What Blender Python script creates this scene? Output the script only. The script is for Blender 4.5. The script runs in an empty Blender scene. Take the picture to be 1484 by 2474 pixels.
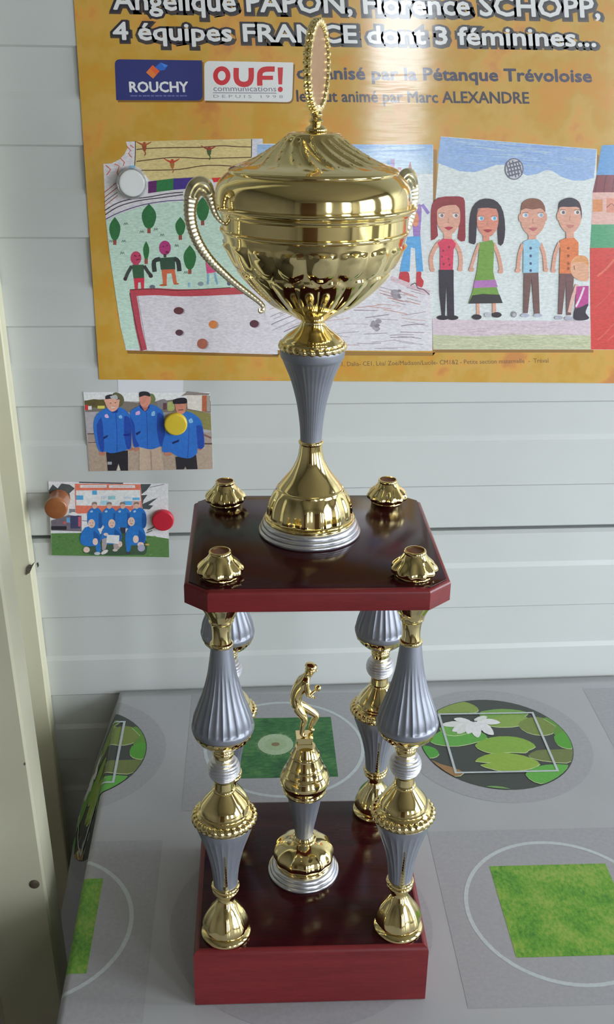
import bpy, bmesh, math, random
from mathutils import Vector, Matrix, noise
from mathutils.geometry import tessellate_polygon
random.seed(7)
C = bpy.context.scene.collection
PI = math.pi

# ------------------------------------------------------------------ camera
CAM = Vector((-0.06488, -0.70337, 0.67918)); YAW, PITCH, ROLL, FPX = -0.08600, 0.40226, 0.01570, 2575.27
cy_, sy_ = math.cos(YAW), math.sin(YAW)
FW = Vector((-sy_*math.cos(PITCH), cy_*math.cos(PITCH), -math.sin(PITCH)))
R0 = Vector((cy_, sy_, 0)); U0 = R0.cross(FW)
RT = math.cos(ROLL)*R0 + math.sin(ROLL)*U0; UP = -math.sin(ROLL)*R0 + math.cos(ROLL)*U0
cam_data = bpy.data.cameras.new('camera'); cam = bpy.data.objects.new('camera', cam_data); C.objects.link(cam)
cam_data.sensor_fit = 'VERTICAL'; cam_data.sensor_height = 24.0; cam_data.lens = FPX*24.0/2474.0
cam_data.clip_start = 0.01
M3 = Matrix((RT, UP, -FW)).transposed()
cam.matrix_world = Matrix.Translation(CAM) @ M3.to_4x4()
bpy.context.scene.camera = cam

# ------------------------------------------------------------------ world, window light, exposure
wld = bpy.data.worlds.new('world'); bpy.context.scene.world = wld; wld.use_nodes = True
wn, wl = wld.node_tree.nodes, wld.node_tree.links
# overcast sky above the horizon, darker ground and houses below it
wc = wn.new('ShaderNodeTexCoord'); wsep = wn.new('ShaderNodeSeparateXYZ'); wr = wn.new('ShaderNodeValToRGB')
wl.new(wc.outputs['Generated'], wsep.inputs[0]); wmr = wn.new('ShaderNodeMapRange'); wmr.inputs[1].default_value = -1; wmr.inputs[2].default_value = 1
wl.new(wsep.outputs['Z'], wmr.inputs[0]); wl.new(wmr.outputs[0], wr.inputs[0])
e = wr.color_ramp.elements
e[0].position = 0.44; e[0].color = (0.10, 0.105, 0.085, 1); e[1].position = 0.50; e[1].color = (0.86, 0.93, 1.0, 1)
wl.new(wr.outputs[0], wn['Background'].inputs[0]); wn['Background'].inputs[1].default_value = 17.5
vs = bpy.context.scene.view_settings
vs.view_transform = 'Standard'; vs.look = 'None'; vs.gamma = 1.0; vs.use_curve_mapping = False; vs.exposure = 0.0

REAR, RIGHT, LEFT, FLOOR, CEIL, WY = -2.6, 2.15, -1.25, -0.75, 1.75, 0.37147
RW = [(0.46, 0.72, 0.10, 1.42), (1.42, 2.05, 0.0, 1.42)]
SW = [(-1.85, -0.85, 0.0, 1.42), (-0.45, 0.20, 0.0, 1.42)]
def portal(loc, rot, sx, sy):          # tells the renderer where daylight enters
    l = bpy.data.lights.new('window_daylight', 'AREA'); l.shape = 'RECTANGLE'; l.size = sx; l.size_y = sy; l.cycles.is_portal = True
    o = bpy.data.objects.new('window_daylight', l); C.objects.link(o); o.location = loc; o.rotation_euler = rot; o['kind'] = 'helper'
for a0, a1, z0, z1 in RW: portal(((a0+a1)/2, REAR-0.12, (z0+z1)/2), (PI/2, 0, 0), a1-a0+0.1, z1-z0+0.1)
for a0, a1, z0, z1 in SW: portal((RIGHT+0.12, (a0+a1)/2, (z0+z1)/2), (PI/2, 0, PI/2), a1-a0+0.1, z1-z0+0.1)

# ------------------------------------------------------------------ helpers
def lin(c):
    o = []
    for v in c[:3]:
        v /= 255.0
        o.append(v/12.92 if v <= 0.04045 else ((v+0.055)/1.055)**2.4)
    return o
def alb(c, k=1.45, cap=0.86):
    return [min(cap, v*k+0.004) for v in lin(c)]
def ray(px, py): return FW + RT*((px-742)/FPX) - UP*((py-1237)/FPX)
def on_wall(px, py, off=0.0):            # a point of the wall plane, given where the photo shows it
    d = ray(px, py); return CAM + d*((WY-off-CAM.y)/d.y)
def on_table(px, py, off=0.0):
    d = ray(px, py); return CAM + d*((off-CAM.z)/d.z)

def new_mat(name):
    m = bpy.data.materials.new(name); m.use_nodes = True
    n = m.node_tree.nodes; return m, n, m.node_tree.links, n['Principled BSDF']
def P(bsdf, **k):
    names = dict(rough='Roughness', metal='Metallic', spec='Specular IOR Level', coat='Coat Weight', coat_r='Coat Roughness', ior='IOR', trans='Transmission Weight', alpha='Alpha')
    for a, v in k.items(): bsdf.inputs[names[a]].default_value = v
def texco(n, l, scale, kind='Object'):
    t = n.new('ShaderNodeTexCoord'); m = n.new('ShaderNodeMapping'); m.inputs['Scale'].default_value = scale
    l.new(t.outputs[kind], m.inputs[0]); return m.outputs[0]
def nz(n, l, vec, scale, detail=3, rough=0.5):
    t = n.new('ShaderNodeTexNoise'); t.inputs['Scale'].default_value = scale; t.inputs['Detail'].default_value = detail; t.inputs['Roughness'].default_value = rough
    l.new(vec, t.inputs['Vector']); return t
def ramp(n, l, fac, stops):
    r = n.new('ShaderNodeValToRGB'); e = r.color_ramp.elements
    while len(e) < len(stops): e.new(0.5)
    for k, (p, c) in enumerate(stops): e[k].position = p; e[k].color = (*c, 1)
    l.new(fac, r.inputs[0]); return r.outputs[0]
def bump(n, l, b, h, strength, dist=0.001):
    t = n.new('ShaderNodeBump'); t.inputs['Strength'].default_value = strength; t.inputs['Distance'].default_value = dist
    l.new(h, t.inputs['Height']); l.new(t.outputs[0], b.inputs['Normal']); return t

def mottled(name, c1, c2, scale, rough, metal=0.0, bs=0.0, sc=(1, 1, 1), **k):
    m, n, l, b = new_mat(name)
    v = texco(n, l, sc); t = nz(n, l, v, scale, 4)
    l.new(ramp(n, l, t.outputs['Fac'], [(0.3, c1), (0.7, c2)]), b.inputs['Base Color'])
    P(b, rough=rough, metal=metal, **k)
    if bs: bump(n, l, b, t.outputs['Fac'], bs)
    return m
MAT = {}
MAT['gold'] = mottled('polished_gold', (0.83, 0.675, 0.32), (0.87, 0.715, 0.36), 60, 0.085, 1.0, 0.03)
MAT['pale_gold'] = mottled('pale_gold', (0.90, 0.82, 0.58), (0.94, 0.87, 0.64), 80, 0.27, 1.0, 0.05)
MAT['grey'] = mottled('satin_grey_plastic', (0.235, 0.25, 0.295), (0.265, 0.28, 0.325), 90, 0.38, 0.5, 0.03)
MAT['silver'] = mottled('satin_silver', (0.62, 0.63, 0.69), (0.68, 0.69, 0.75), 90, 0.28, 0.85, 0.02)
def wood(name, c1, c2, rough, coat, spec=0.5):
    m, n, l, b = new_mat(name)
    v = texco(n, l, (1.0, 9.0, 9.0)); t = nz(n, l, v, 9, 6, 0.65)
    w = nz(n, l, v, 90, 3)
    mx = n.new('ShaderNodeMix'); mx.data_type = 'FLOAT'; mx.inputs[0].default_value = 0.35
    l.new(t.outputs['Fac'], mx.inputs[2]); l.new(w.outputs['Fac'], mx.inputs[3])
    l.new(ramp(n, l, mx.outputs[0], [(0.35, c1), (0.65, c2)]), b.inputs['Base Color'])
    P(b, rough=rough, coat=coat, coat_r=0.06, spec=spec)
    return m
MAT['wood_side'] = wood('red_mahogany_lacquer', (0.125, 0.0125, 0.015), (0.20, 0.02, 0.023), 0.34, 0.15, 0.35)
MAT['wood_top'] = wood('dark_mahogany_gloss', (0.020, 0.003, 0.004), (0.046, 0.0055, 0.008), 0.15, 0.0, 0.24)
MAT['cork'] = mottled('brown_fibre', (0.16, 0.06, 0.035), (0.24, 0.10, 0.06), 300, 0.7)
MAT['plate'] = mottled('rosy_satin_plate', (0.40, 0.26, 0.16), (0.46, 0.31, 0.20), 60, 0.38, 0.8)
MAT['wall'] = mottled('cream_white_lacquer', (0.57, 0.59, 0.575), (0.60, 0.62, 0.605), 6, 0.42, 0, 0.02)
MAT['cream'] = mottled('cream_paint', (0.67, 0.635, 0.44), (0.70, 0.67, 0.48), 12, 0.38, 0, 0.05)
MAT['grimy'] = mottled('aged_cream_paint', (0.52, 0.50, 0.37), (0.62, 0.60, 0.45), 7, 0.5, 0, 0.08)
MAT['room'] = mottled('room_paint', (0.40, 0.37, 0.31), (0.44, 0.41, 0.34), 3, 0.8)
MAT['ceiling'] = mottled('ceiling_paint', (0.52, 0.49, 0.42), (0.56, 0.53, 0.46), 3, 0.85)
MAT['dim'] = mottled('taupe_wall_paint', (0.17, 0.16, 0.14), (0.20, 0.185, 0.165), 3, 0.8)
MAT['floor'] = mottled('floor_lino', (0.12, 0.11, 0.095), (0.17, 0.155, 0.13), 14, 0.4)
MAT['door'] = mottled('brown_door', (0.10, 0.05, 0.03), (0.15, 0.075, 0.04), 9, 0.45, sc=(6, 6, 1))
MAT['frame'] = mottled('window_frame', (0.6, 0.6, 0.6), (0.66, 0.66, 0.66), 9, 0.4)
MAT['steel'] = mottled('steel', (0.35, 0.33, 0.30), (0.45, 0.43, 0.4), 40, 0.35, 1.0)
MAT['rust'] = mottled('dark_screw', (0.06, 0.045, 0.03), (0.12, 0.09, 0.06), 200, 0.6)
MAT['scuff'] = mottled('dark_smear', (0.05, 0.045, 0.035), (0.16, 0.14, 0.10), 400, 0.8)
MAT['board'] = mottled('table_board', (0.45, 0.42, 0.36), (0.5, 0.46, 0.4), 20, 0.6)
MAT['white_paper'] = mottled('white_paper', (0.74, 0.75, 0.80), (0.77, 0.78, 0.83), 20, 0.6)
MAT['magnet_white'] = mottled('white_plastic', (0.88, 0.90, 0.90), (0.90, 0.92, 0.92), 30, 0.25, coat=0.4)
MAT['magnet_yellow'] = mottled('yellow_plastic', (0.72, 0.52, 0.035), (0.76, 0.56, 0.045), 30, 0.4)
MAT['magnet_red'] = mottled('red_plastic', (0.58, 0.018, 0.04), (0.64, 0.022, 0.05), 30, 0.35)
MAT['knob_wood'] = mottled('varnished_wood', (0.30, 0.095, 0.03), (0.44, 0.16, 0.055), 40, 0.3, sc=(1, 1, 9), coat=0.4)
m, n, l, b = new_mat('clear_plastic'); P(b, rough=0.08, trans=0.85, ior=1.45); b.inputs['Base Color'].default_value = (0.85, 0.87, 0.86, 1); MAT['clear'] = m
m, n, l, b = new_mat('window_glass')
tr = n.new('ShaderNodeBsdfTransparent'); gl = n.new('ShaderNodeBsdfGlossy'); gl.inputs['Roughness'].default_value = 0.02
mx = n.new('ShaderNodeMixShader'); mx.inputs[0].default_value = 0.07
l.new(tr.outputs[0], mx.inputs[1]); l.new(gl.outputs[0], mx.inputs[2]); l.new(mx.outputs[0], n['Material Output'].inputs[0]); MAT['glass'] = m

def gloss_coat(n, l, b):
    # varnished, slightly rippled paper
    P(b, coat=1.0, coat_r=0.085); b.inputs['Coat IOR'].default_value = 1.65
    t = nz(n, l, texco(n, l, (9, 1, 70)), 1.0, 3, 0.6)
    q = n.new('ShaderNodeBump'); q.inputs['Strength'].default_value = 0.10; q.inputs['Distance'].default_value = 0.002
    l.new(t.outputs['Fac'], q.inputs['Height']); l.new(q.outputs[0], b.inputs['Coat Normal'])
def print_mat(name, grain, rough, wave, spec=0.5, coat=0.0, gscale=900, stretch=(1, 1, 1)):
    # printed colours come from the mesh, ink grain and paper waviness from noise
    m, n, l, b = new_mat(name)
    a = n.new('ShaderNodeVertexColor'); a.layer_name = 'Col'
    v = texco(n, l, stretch); t = nz(n, l, v, gscale, 4, 0.6)
    rp = ramp(n, l, t.outputs['Fac'], [(0.3, (1-grain,)*3), (0.7, (1+grain,)*3)])
    mx = n.new('ShaderNodeMix'); mx.data_type = 'RGBA'; mx.blend_type = 'MULTIPLY'; mx.inputs[0].default_value = 1.0
    l.new(a.outputs[0], mx.inputs[6]); l.new(rp, mx.inputs[7]); l.new(mx.outputs[2], b.inputs['Base Color'])
    P(b, rough=rough, spec=spec)
    if coat: gloss_coat(n, l, b)
    if wave:
        v2 = texco(n, l, (14, 1, 26)); t2 = nz(n, l, v2, 1.0, 2)
        bump(n, l, b, t2.outputs['Fac'], wave, 0.004)
    return m
MAT['poster_ink'] = print_mat('poster_ink', 0.05, 0.32, 0.075, 0.5, 0.6)
MAT['crayon'] = print_mat('crayon_ink', 0.16, 0.32, 0.075, 0.5, 0.6, gscale=260, stretch=(1, 1, 3))
MAT['photo_ink'] = print_mat('photo_ink', 0.12, 0.25, 0, gscale=420)
MAT['cloth_ink'] = print_mat('cloth_ink', 0.07, 0.42, 0, spec=0.4, gscale=260)
# golden mottled poster paper
m, n, l, b = new_mat('golden_poster')
v = texco(n, l, (1, 1, 1)); t = nz(n, l, v, 5.5, 5, 0.6); t2 = nz(n, l, v, 22, 4, 0.6)
mx = n.new('ShaderNodeMix'); mx.data_type = 'FLOAT'; mx.inputs[0].default_value = 0.4
l.new(t.outputs['Fac'], mx.inputs[2]); l.new(t2.outputs['Fac'], mx.inputs[3])
l.new(ramp(n, l, mx.outputs[0], [(0.40, alb((196, 136, 36), 1.25)), (0.46, alb((188, 144, 46), 1.25)), (0.51, alb((192, 152, 64), 1.25)), (0.56, alb((202, 146, 60), 1.25)), (0.62, alb((190, 124, 60), 1.25))]), b.inputs['Base Color'])
P(b, rough=0.4); gloss_coat(n, l, b)
v2 = texco(n, l, (14, 1, 26)); t3 = nz(n, l, v2, 1.0, 2); bump(n, l, b, t3.outputs['Fac'], 0.075, 0.004)
MAT['poster'] = m
# grass photographs printed on the cloth
def grass_mat(name, cols, sc, scale):
    m, n, l, b = new_mat(name)
    v = texco(n, l, sc); t = nz(n, l, v, scale, 6, 0.7); t2 = nz(n, l, texco(n, l, (1, 1, 1)), 40, 3)
    mx = n.new('ShaderNodeMix'); mx.data_type = 'FLOAT'; mx.inputs[0].default_value = 0.45
    l.new(t.outputs['Fac'], mx.inputs[2]); l.new(t2.outputs['Fac'], mx.inputs[3])
    l.new(ramp(n, l, mx.outputs[0], [(0.33, alb(cols[0])), (0.48, alb(cols[1])), (0.64, alb(cols[2]))]), b.inputs['Base Color'])
    P(b, rough=0.42, spec=0.4); return m
MAT['grass'] = grass_mat('printed_lawn', [(40, 100, 35), (88, 138, 42), (135, 155, 70)], (1, 0.6, 1), 330)
MAT['dark_grass'] = grass_mat('printed_meadow', [(18, 62, 32), (38, 92, 48), (75, 120, 62)], (0.35, 1, 1), 330)
# grey oilcloth
m, n, l, b = new_mat('grey_oilcloth')
v = texco(n, l, (1, 1, 1)); t = nz(n, l, v, 9, 3); f_ = nz(n, l, v, 1400, 2); w_ = nz(n, l, v, 14, 3, 0.4)
l.new(ramp(n, l, t.outputs['Fac'], [(0.3, (0.42, 0.425, 0.44)), (0.7, (0.455, 0.46, 0.475))]), b.inputs['Base Color'])
P(b, rough=0.42, spec=0.4); bump(n, l, b, w_.outputs['Fac'], 0.10, 0.01)
MAT['cloth'] = m

class MB:
    """collects faces; build() links them as one mesh object"""
    def __init__(s): s.V = []; s.F = []; s.col = []
    def add(s, V, F, col=None):
        k = len(s.V); s.V += [tuple(v) for v in V]; s.F += [[i+k for i in f] for f in F]; s.col += [col]*len(F)
    def box(s, x0, x1, y0, y1, z0, z1):
        s.add([(x, y, z) for z in (z0, z1) for y in (y0, y1) for x in (x0, x1)], [[0, 2, 3, 1], [4, 5, 7, 6], [0, 1, 5, 4], [2, 6, 7, 3], [0, 4, 6, 2], [1, 3, 7, 5]]); return s
    def build(s, name, mat, parent=None, smooth=None, bevel=0, org=None):
        me = bpy.data.meshes.new(name)
        o_ = Vector(org) if org is not None else (Vector(parent.get('org', (0, 0, 0))) if parent else Vector((0, 0, 0)))
        me.from_pydata([tuple(Vector(v)-o_) for v in s.V], [], s.F); me.materials.append(MAT[mat])
        if any(c is not None for c in s.col):
            at = me.color_attributes.new('Col', 'FLOAT_COLOR', 'CORNER'); d = []
            for p in me.polygons:
                c = s.col[p.index] or (0.5, 0.5, 0.5)
                for _ in p.loop_indices: d += [c[0], c[1], c[2], 1.0]
            at.data.foreach_set('color', d)
        if smooth is not None:
            me.polygons.foreach_set('use_smooth', [True]*len(me.polygons)); me.set_sharp_from_angle(angle=math.radians(smooth))
        me.update()
        o = bpy.data.objects.new(name, me); C.objects.link(o)
        if parent: o.parent = parent
        elif org is not None: o.location = org
        if bevel:
            bv = o.modifiers.new('bevel', 'BEVEL'); bv.width = bevel; bv.segments = 3; bv.limit_method = 'ANGLE'
        return o
def thing(name, label, cat, loc=(0, 0, 0), group=None):
    o = bpy.data.objects.new(name, None); C.objects.link(o); o.empty_display_size = 0.02
    o.location = loc; o['label'] = label; o['category'] = cat; o['org'] = tuple(loc)
    if group: o['group'] = group
    return o
def tag(o, label, cat, group=None):
    o['label'] = label; o['category'] = cat
    if group: o['group'] = group
    return o
def struct(o): o['kind'] = 'structure'; return o

def catmull(pts, k):
    out = []
    for i in range(len(pts)-1):
        p0 = pts[max(i-1, 0)]; p1 = pts[i]; p2 = pts[i+1]; p3 = pts[min(i+2, len(pts)-1)]
        for j in range(k):
            t = j/k
            out.append(tuple(0.5*(2*b+(c-a)*t+(2*a-5*b+4*c-d)*t*t+(3*b-a-3*c+d)*t*t*t) for a, b, c, d in zip(p0, p1, p2, p3)))
    out.append(tuple(pts[-1])); return out
def lathe(segs_list, n=72, sub=3, mod=None, cap=True):
    """turned body: each segment is a smoothed (z, r) profile in mm, joined by crisp edges"""
    prof = []
    for s in segs_list:
        q = catmull(s, sub) if len(s) > 2 else list(s)
        if prof and abs(prof[-1][0]-q[0][0]) < 1e-6 and abs(prof[-1][1]-q[0][1]) < 1e-6: q = q[1:]
        prof += q
    mb = MB(); V = []; F = []
    for z, r in prof:
        for i in range(n):
            th = 2*PI*i/n; rr, zz = (mod(th, z, r) if mod else (r, z))
            V.append((rr*math.cos(th)/1000, rr*math.sin(th)/1000, zz/1000))
    for k in range(len(prof)-1):
        for i in range(n):
            j = (i+1) % n; F.append([k*n+i, k*n+j, (k+1)*n+j, (k+1)*n+i])
    if cap:
        F.append(list(range(n))[::-1]); F.append([(len(prof)-1)*n+i for i in range(n)])
    mb.add(V, F); return mb
def torus(z, R, r, n=72, m=12, rope=0, amp=0.0, twist=1.0):
    mb = MB(); V = []; F = []
    for i in range(n):
        th = 2*PI*i/n
        for j in range(m):
            ph = 2*PI*j/m
            rr = r*(1+amp*math.cos(rope*th+twist*ph)) if rope else r
            V.append(((R+rr*math.cos(ph))*math.cos(th)/1000, (R+rr*math.cos(ph))*math.sin(th)/1000, (z+rr*math.sin(ph))/1000))
    for i in range(n):
        for j in range(m): F.append([i*m+j, ((i+1) % n)*m+j, ((i+1) % n)*m+(j+1) % m, i*m+(j+1) % m])
    mb.add(V, F); return mb
def sstep(a, b, x):
    t = max(0, min(1, (x-a)/(b-a))); return t*t*(3-2*t)
def band(z, a, b, e): return sstep(a-e, a+e, z)*(1-sstep(b-e, b+e, z))
def place(mb, parent, name, mat, loc=(0, 0, 0), smooth=38):
    o = mb.build(name, mat, None, smooth); o.parent = parent; o.location = loc; return o

# ------------------------------------------------------------------ the room
struct(MB().box(LEFT, RIGHT, REAR, WY+0.12, FLOOR-0.05, FLOOR).build('floor', 'floor'))
struct(MB().box(LEFT, RIGHT, REAR, WY+0.12, CEIL, CEIL+0.05).build('ceiling', 'ceiling'))
struct(MB().box(LEFT-0.06, LEFT, REAR, WY+0.12, FLOOR, CEIL).build('wall_left', 'dim'))
def holed_wall(axis, pos, thick, a0, a1, holes):
    """wall with rectangular openings (a0, a1, z0, z1)"""
    mb = MB(); cuts = sorted(holes); x = a0
    def bx(p, q, z0, z1):
        if q-p < 1e-4 or z1-z0 < 1e-4: return
        if axis == 'y': mb.box(p, q, pos-thick, pos, z0, z1)
        else: mb.box(pos, pos+thick, p, q, z0, z1)
    for h in cuts:
        bx(x, h[0], FLOOR, CEIL); bx(h[0], h[1], FLOOR, h[2]); bx(h[0], h[1], h[3], CEIL); x = h[1]
    bx(x, a1, FLOOR, CEIL); return mb
struct(holed_wall('y', REAR, 0.10, LEFT, RIGHT, RW).build('wall_rear', 'room'))
struct(holed_wall('x', RIGHT, 0.10, REAR, WY+0.12, SW).build('wall_right', 'room'))
def window(name, axis, pos, h, nx, nz_):
    a0, a1, z0, z1 = h; mb = MB(); w = 0.035
    def bx(m, p, q, s0, s1, d0, d1):
        if axis == 'y': m.box(p, q, pos+d0, pos+d1, s0, s1)
        else: m.box(pos-d1, pos-d0, p, q, s0, s1)
    bx(mb, a0, a0+w, z0, z1, -0.07, -0.01); bx(mb, a1-w, a1, z0, z1, -0.07, -0.01)
    bx(mb, a0+w, a1-w, z0, z0+w, -0.07, -0.01); bx(mb, a0+w, a1-w, z1-w, z1, -0.07, -0.01)
    o = struct(mb.build(name, 'frame'))
    for i in range(1, nx):
        m = MB(); x = a0+(a1-a0)*i/nx; bx(m, x-0.016, x+0.016, z0+w, z1-w, -0.06, -0.02); m.build('mullion', 'frame', o)
    for i in range(1, nz_):
        m = MB(); z = z0+(z1-z0)*i/nz_; bx(m, a0+w, a1-w, z-0.016, z+0.016, -0.058, -0.022); m.build('glazing_bar', 'frame', o)
    for i in range(nx):
        for j in range(nz_):
            m = MB(); p = a0+(a1-a0)*i/nx; q = a0+(a1-a0)*(i+1)/nx; s = z0+(z1-z0)*j/nz_; t = z0+(z1-z0)*(j+1)/nz_
            bx(m, p+0.018, q-0.018, s+0.018, t-0.018, -0.042, -0.038); m.build('pane', 'glass', o)
window('window_1', 'y', REAR, RW[0], 1, 3); window('window_2', 'y', REAR, RW[1], 1, 3)
window('window_3', 'x', RIGHT, SW[0], 2, 2); window('window_4', 'x', RIGHT, SW[1], 2, 2)
d = struct(MB().box(-0.85, -0.05, REAR+0.002, REAR+0.04, FLOOR, 1.25).build('door_1', 'door'))
place(lathe([[(0, 9), (10, 9), (12, 22), (24, 26), (34, 20), (36, 4)]], 24), d, 'door_knob', 'steel', (-0.14, REAR+0.04, 0.2)).rotation_euler = (-PI/2, 0, 0)

# ribbed sectional panel wall behind the table
wb = struct(MB().box(LEFT, RIGHT, WY+0.03, WY+0.12, FLOOR, CEIL).build('wall_back', 'wall'))
ribs = [(0.1499, 0.0959), (0.0429, -0.0063), (-0.050, -0.0957), (-0.138, -0.184), (-0.228, -0.272),
        (0.3034, 0.2474), (0.387, 0.3435), (0.4687, 0.4273), (0.5587, 0.5148), (0.644, 0.600), (0.73, 0.686)]
for k in range(1, 12): ribs.append((0.73+k*0.088, 0.686+k*0.088))
for k in range(1, 6): ribs.append((-0.228-k*0.088, -0.272-k*0.088))
sections = [(FLOOR, -0.313), (-0.309, 0.1912), (0.1948, 0.778), (0.782, 1.28), (1.284, CEIL)]
for z0, z1 in sections:
    prof = [(z0, WY+0.03), (z0, WY+0.007), (z0+0.003, WY+0.0022)]
    for zt_, zb_ in sorted(ribs):
        if zb_ > z0+0.008 and zt_ < z1-0.008:
            prof += [(zb_-0.001, WY+0.0022), (zb_+0.001, WY), (zt_-0.0028, WY), (zt_+0.0028, WY+0.0022)]
    prof += [(z1-0.003, WY+0.0022), (z1, WY+0.007), (z1, WY+0.03)]
    V = [(x, y, z) for x in (LEFT, RIGHT) for z, y in prof]; N = len(prof)
    F = [[i, N+i, N+(i+1) % N, (i+1) % N] for i in range(N)] + [list(range(N)), list(range(N, 2*N))[::-1]]
    mb = MB(); mb.add(V, F); mb.build('panel', 'wall', wb)

# cream upright in front of the wall at the left, and the folded steel frame behind it
def leaning(pts, z0, z1, zref, lean):
    """prism of plan outline pts, leaning in x by lean per metre about zref"""
    mb = MB(); N = len(pts)
    V = [(x+lean*(z-zref), y, z) for z in (z0, z1) for x, y in pts]
    F = [[i, (i+1) % N, N+(i+1) % N, N+i] for i in range(N)] + [list(range(N))[::-1], list(range(N, 2*N))]
    mb.add(V, F); return mb
post = struct(leaning([(-0.279, 0.052), (-0.2265, 0.052), (-0.2245, 0.054), (-0.2245, 0.095), (-0.279, 0.095)], FLOOR, CEIL, -0.10, -0.029).build('trim_1', 'grimy'))
frm = struct(leaning([(-0.37, 0.338), (-0.304, 0.338), (-0.298, 0.341), (-0.292, 0.3478), (-0.2655, 0.3495), (-0.2640, 0.351), (-0.2640, WY+0.0005), (-0.37, WY+0.0005)], FLOOR, CEIL, -0.15, -0.0236).build('trim_2', 'cream'))
def in_plane_y(px, py, y): d = ray(px, py); return CAM + d*((y-CAM.y)/d.y)
s_ = in_plane_y(83, 2136, 0.052)
place(lathe([[(0, 4.6), (0.6, 4.6), (1.3, 3.6), (1.7, 1.5)]], 24), post, 'screw', 'rust', s_).rotation_euler = (PI/2, 0, 0)
def blot(px, parent, y):
    mb = MB(); q = [in_plane_y(x, yy, y-0.0004) for x, yy in px]; n_ = len(q)
    V = q + [p+Vector((0, 0.0012, 0)) for p in q]
    F = [list(range(n_)), list(range(n_, 2*n_))[::-1]] + [[i, n_+i, n_+(i+1) % n_, (i+1) % n_] for i in range(n_)]
    mb.add(V, F); mb.build('scuff', 'scuff', parent)
blot([(62, 1390), (64, 1372), (71, 1365), (76, 1366), (84, 1358), (77, 1372), (72, 1384)], frm, 0.3482)
blot([(88, 1362), (92, 1359), (94, 1367), (91, 1372)], frm, 0.3485)
blot([(25, 1500), (24, 1490), (30, 1484), (38, 1483), (37, 1490), (30, 1497)], frm, 0.342)
blot([(57, 1846), (60, 1842), (62, 1846), (60, 1850)], post, 0.052)

# ------------------------------------------------------------------ table and printed oilcloth
TX0, TX1, TY0, TY1 = -0.185, 1.25, -0.62, 0.366
tb = thing('table', 'table pushed against the ribbed wall under the grey oilcloth', 'table', (0.5, -0.12, FLOOR))
MB().box(TX0+0.004, TX1, TY0, TY1, -0.028, -0.0015).build('tabletop', 'board', tb, bevel=0.002)
MB().box(TX0+0.10, TX1-0.02, TY0+0.02, TY0+0.038, FLOOR+0.06, -0.028).build('front_light_block', 'board', tb)  # added unseen board, stops window light passing under the table
MB().box(TX1-0.02, TX1-0.002, TY0+0.09, TY1-0.02, FLOOR+0.06, -0.028).build('side_light_block', 'board', tb)  # second added light blocker, unseen, at the right end of the table
for x in (TX0+0.06, TX1-0.06):
    for y in (TY0+0.06, TY1-0.06):
        MB().box(x-0.025, x+0.025, y-0.025, y+0.025, FLOOR, -0.028).build('leg', 'board', tb)
EDGE_R = 0.0045; DROP = 0.30
def edge_x(y): return -0.1885 + 0.022*(y-0.366)   # the left table edge runs slightly askew
def cloth_pt(u, v, off=0.0):
    """cloth surface: u to the right along the wall, v into the depth; past the left edge it hangs down"""
    e = edge_x(v)
    cr = 0.045; cu = e+cr; cv = TY1-cr
    s = e + EDGE_R - u
    if s <= 0: return Vector((u, v, off))
    a = min(s/EDGE_R, PI/2); R = EDGE_R+off
    x = e+EDGE_R - R*math.sin(a); z = -EDGE_R + R*math.cos(a)
    h = s - EDGE_R*PI/2
    if h > 0:
        z -= h; wv = min(1, h/0.12)
        fl = max(0.0, min(1.0, (v-0.125)/0.10)); fl = fl*fl*(3-2*fl)     # the stiff cloth flares out behind the upright
        x += -0.004*wv + 0.003*wv*math.sin(v*38+0.6) - fl*(0.33*min(h, 0.10)+0.20*max(0.0, h-0.10)); z += fl*0.06*h
    return Vector((x, v, z))
us = [0.0]
us = [-0.1885-DROP+i*0.02 for i in range(int((DROP-0.012)/0.02)+1)] + [-0.206+i*0.0022 for i in range(14)] + [-0.17+i*0.03 for i in range(48)]
vs_ = [TY0+i*(TY1-TY0)/70 for i in range(71)]
mb = MB(); V = [cloth_pt(u, v) for v in vs_ for u in us]; nu = len(us)
F = [[j*nu+i, j*nu+i+1, (j+1)*nu+i+1, (j+1)*nu+i] for j in range(len(vs_)-1) for i in range(nu-1)]
mb.add(V, F)
cloth = mb.build('tablecloth', 'cloth', None, 60)
tag(cloth, 'grey oilcloth printed with lily ponds, lawn squares and white rings, covering the table', 'tablecloth')
sol = cloth.modifiers.new('thickness', 'SOLIDIFY'); sol.thickness = 0.0008; sol.offset = -1

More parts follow.
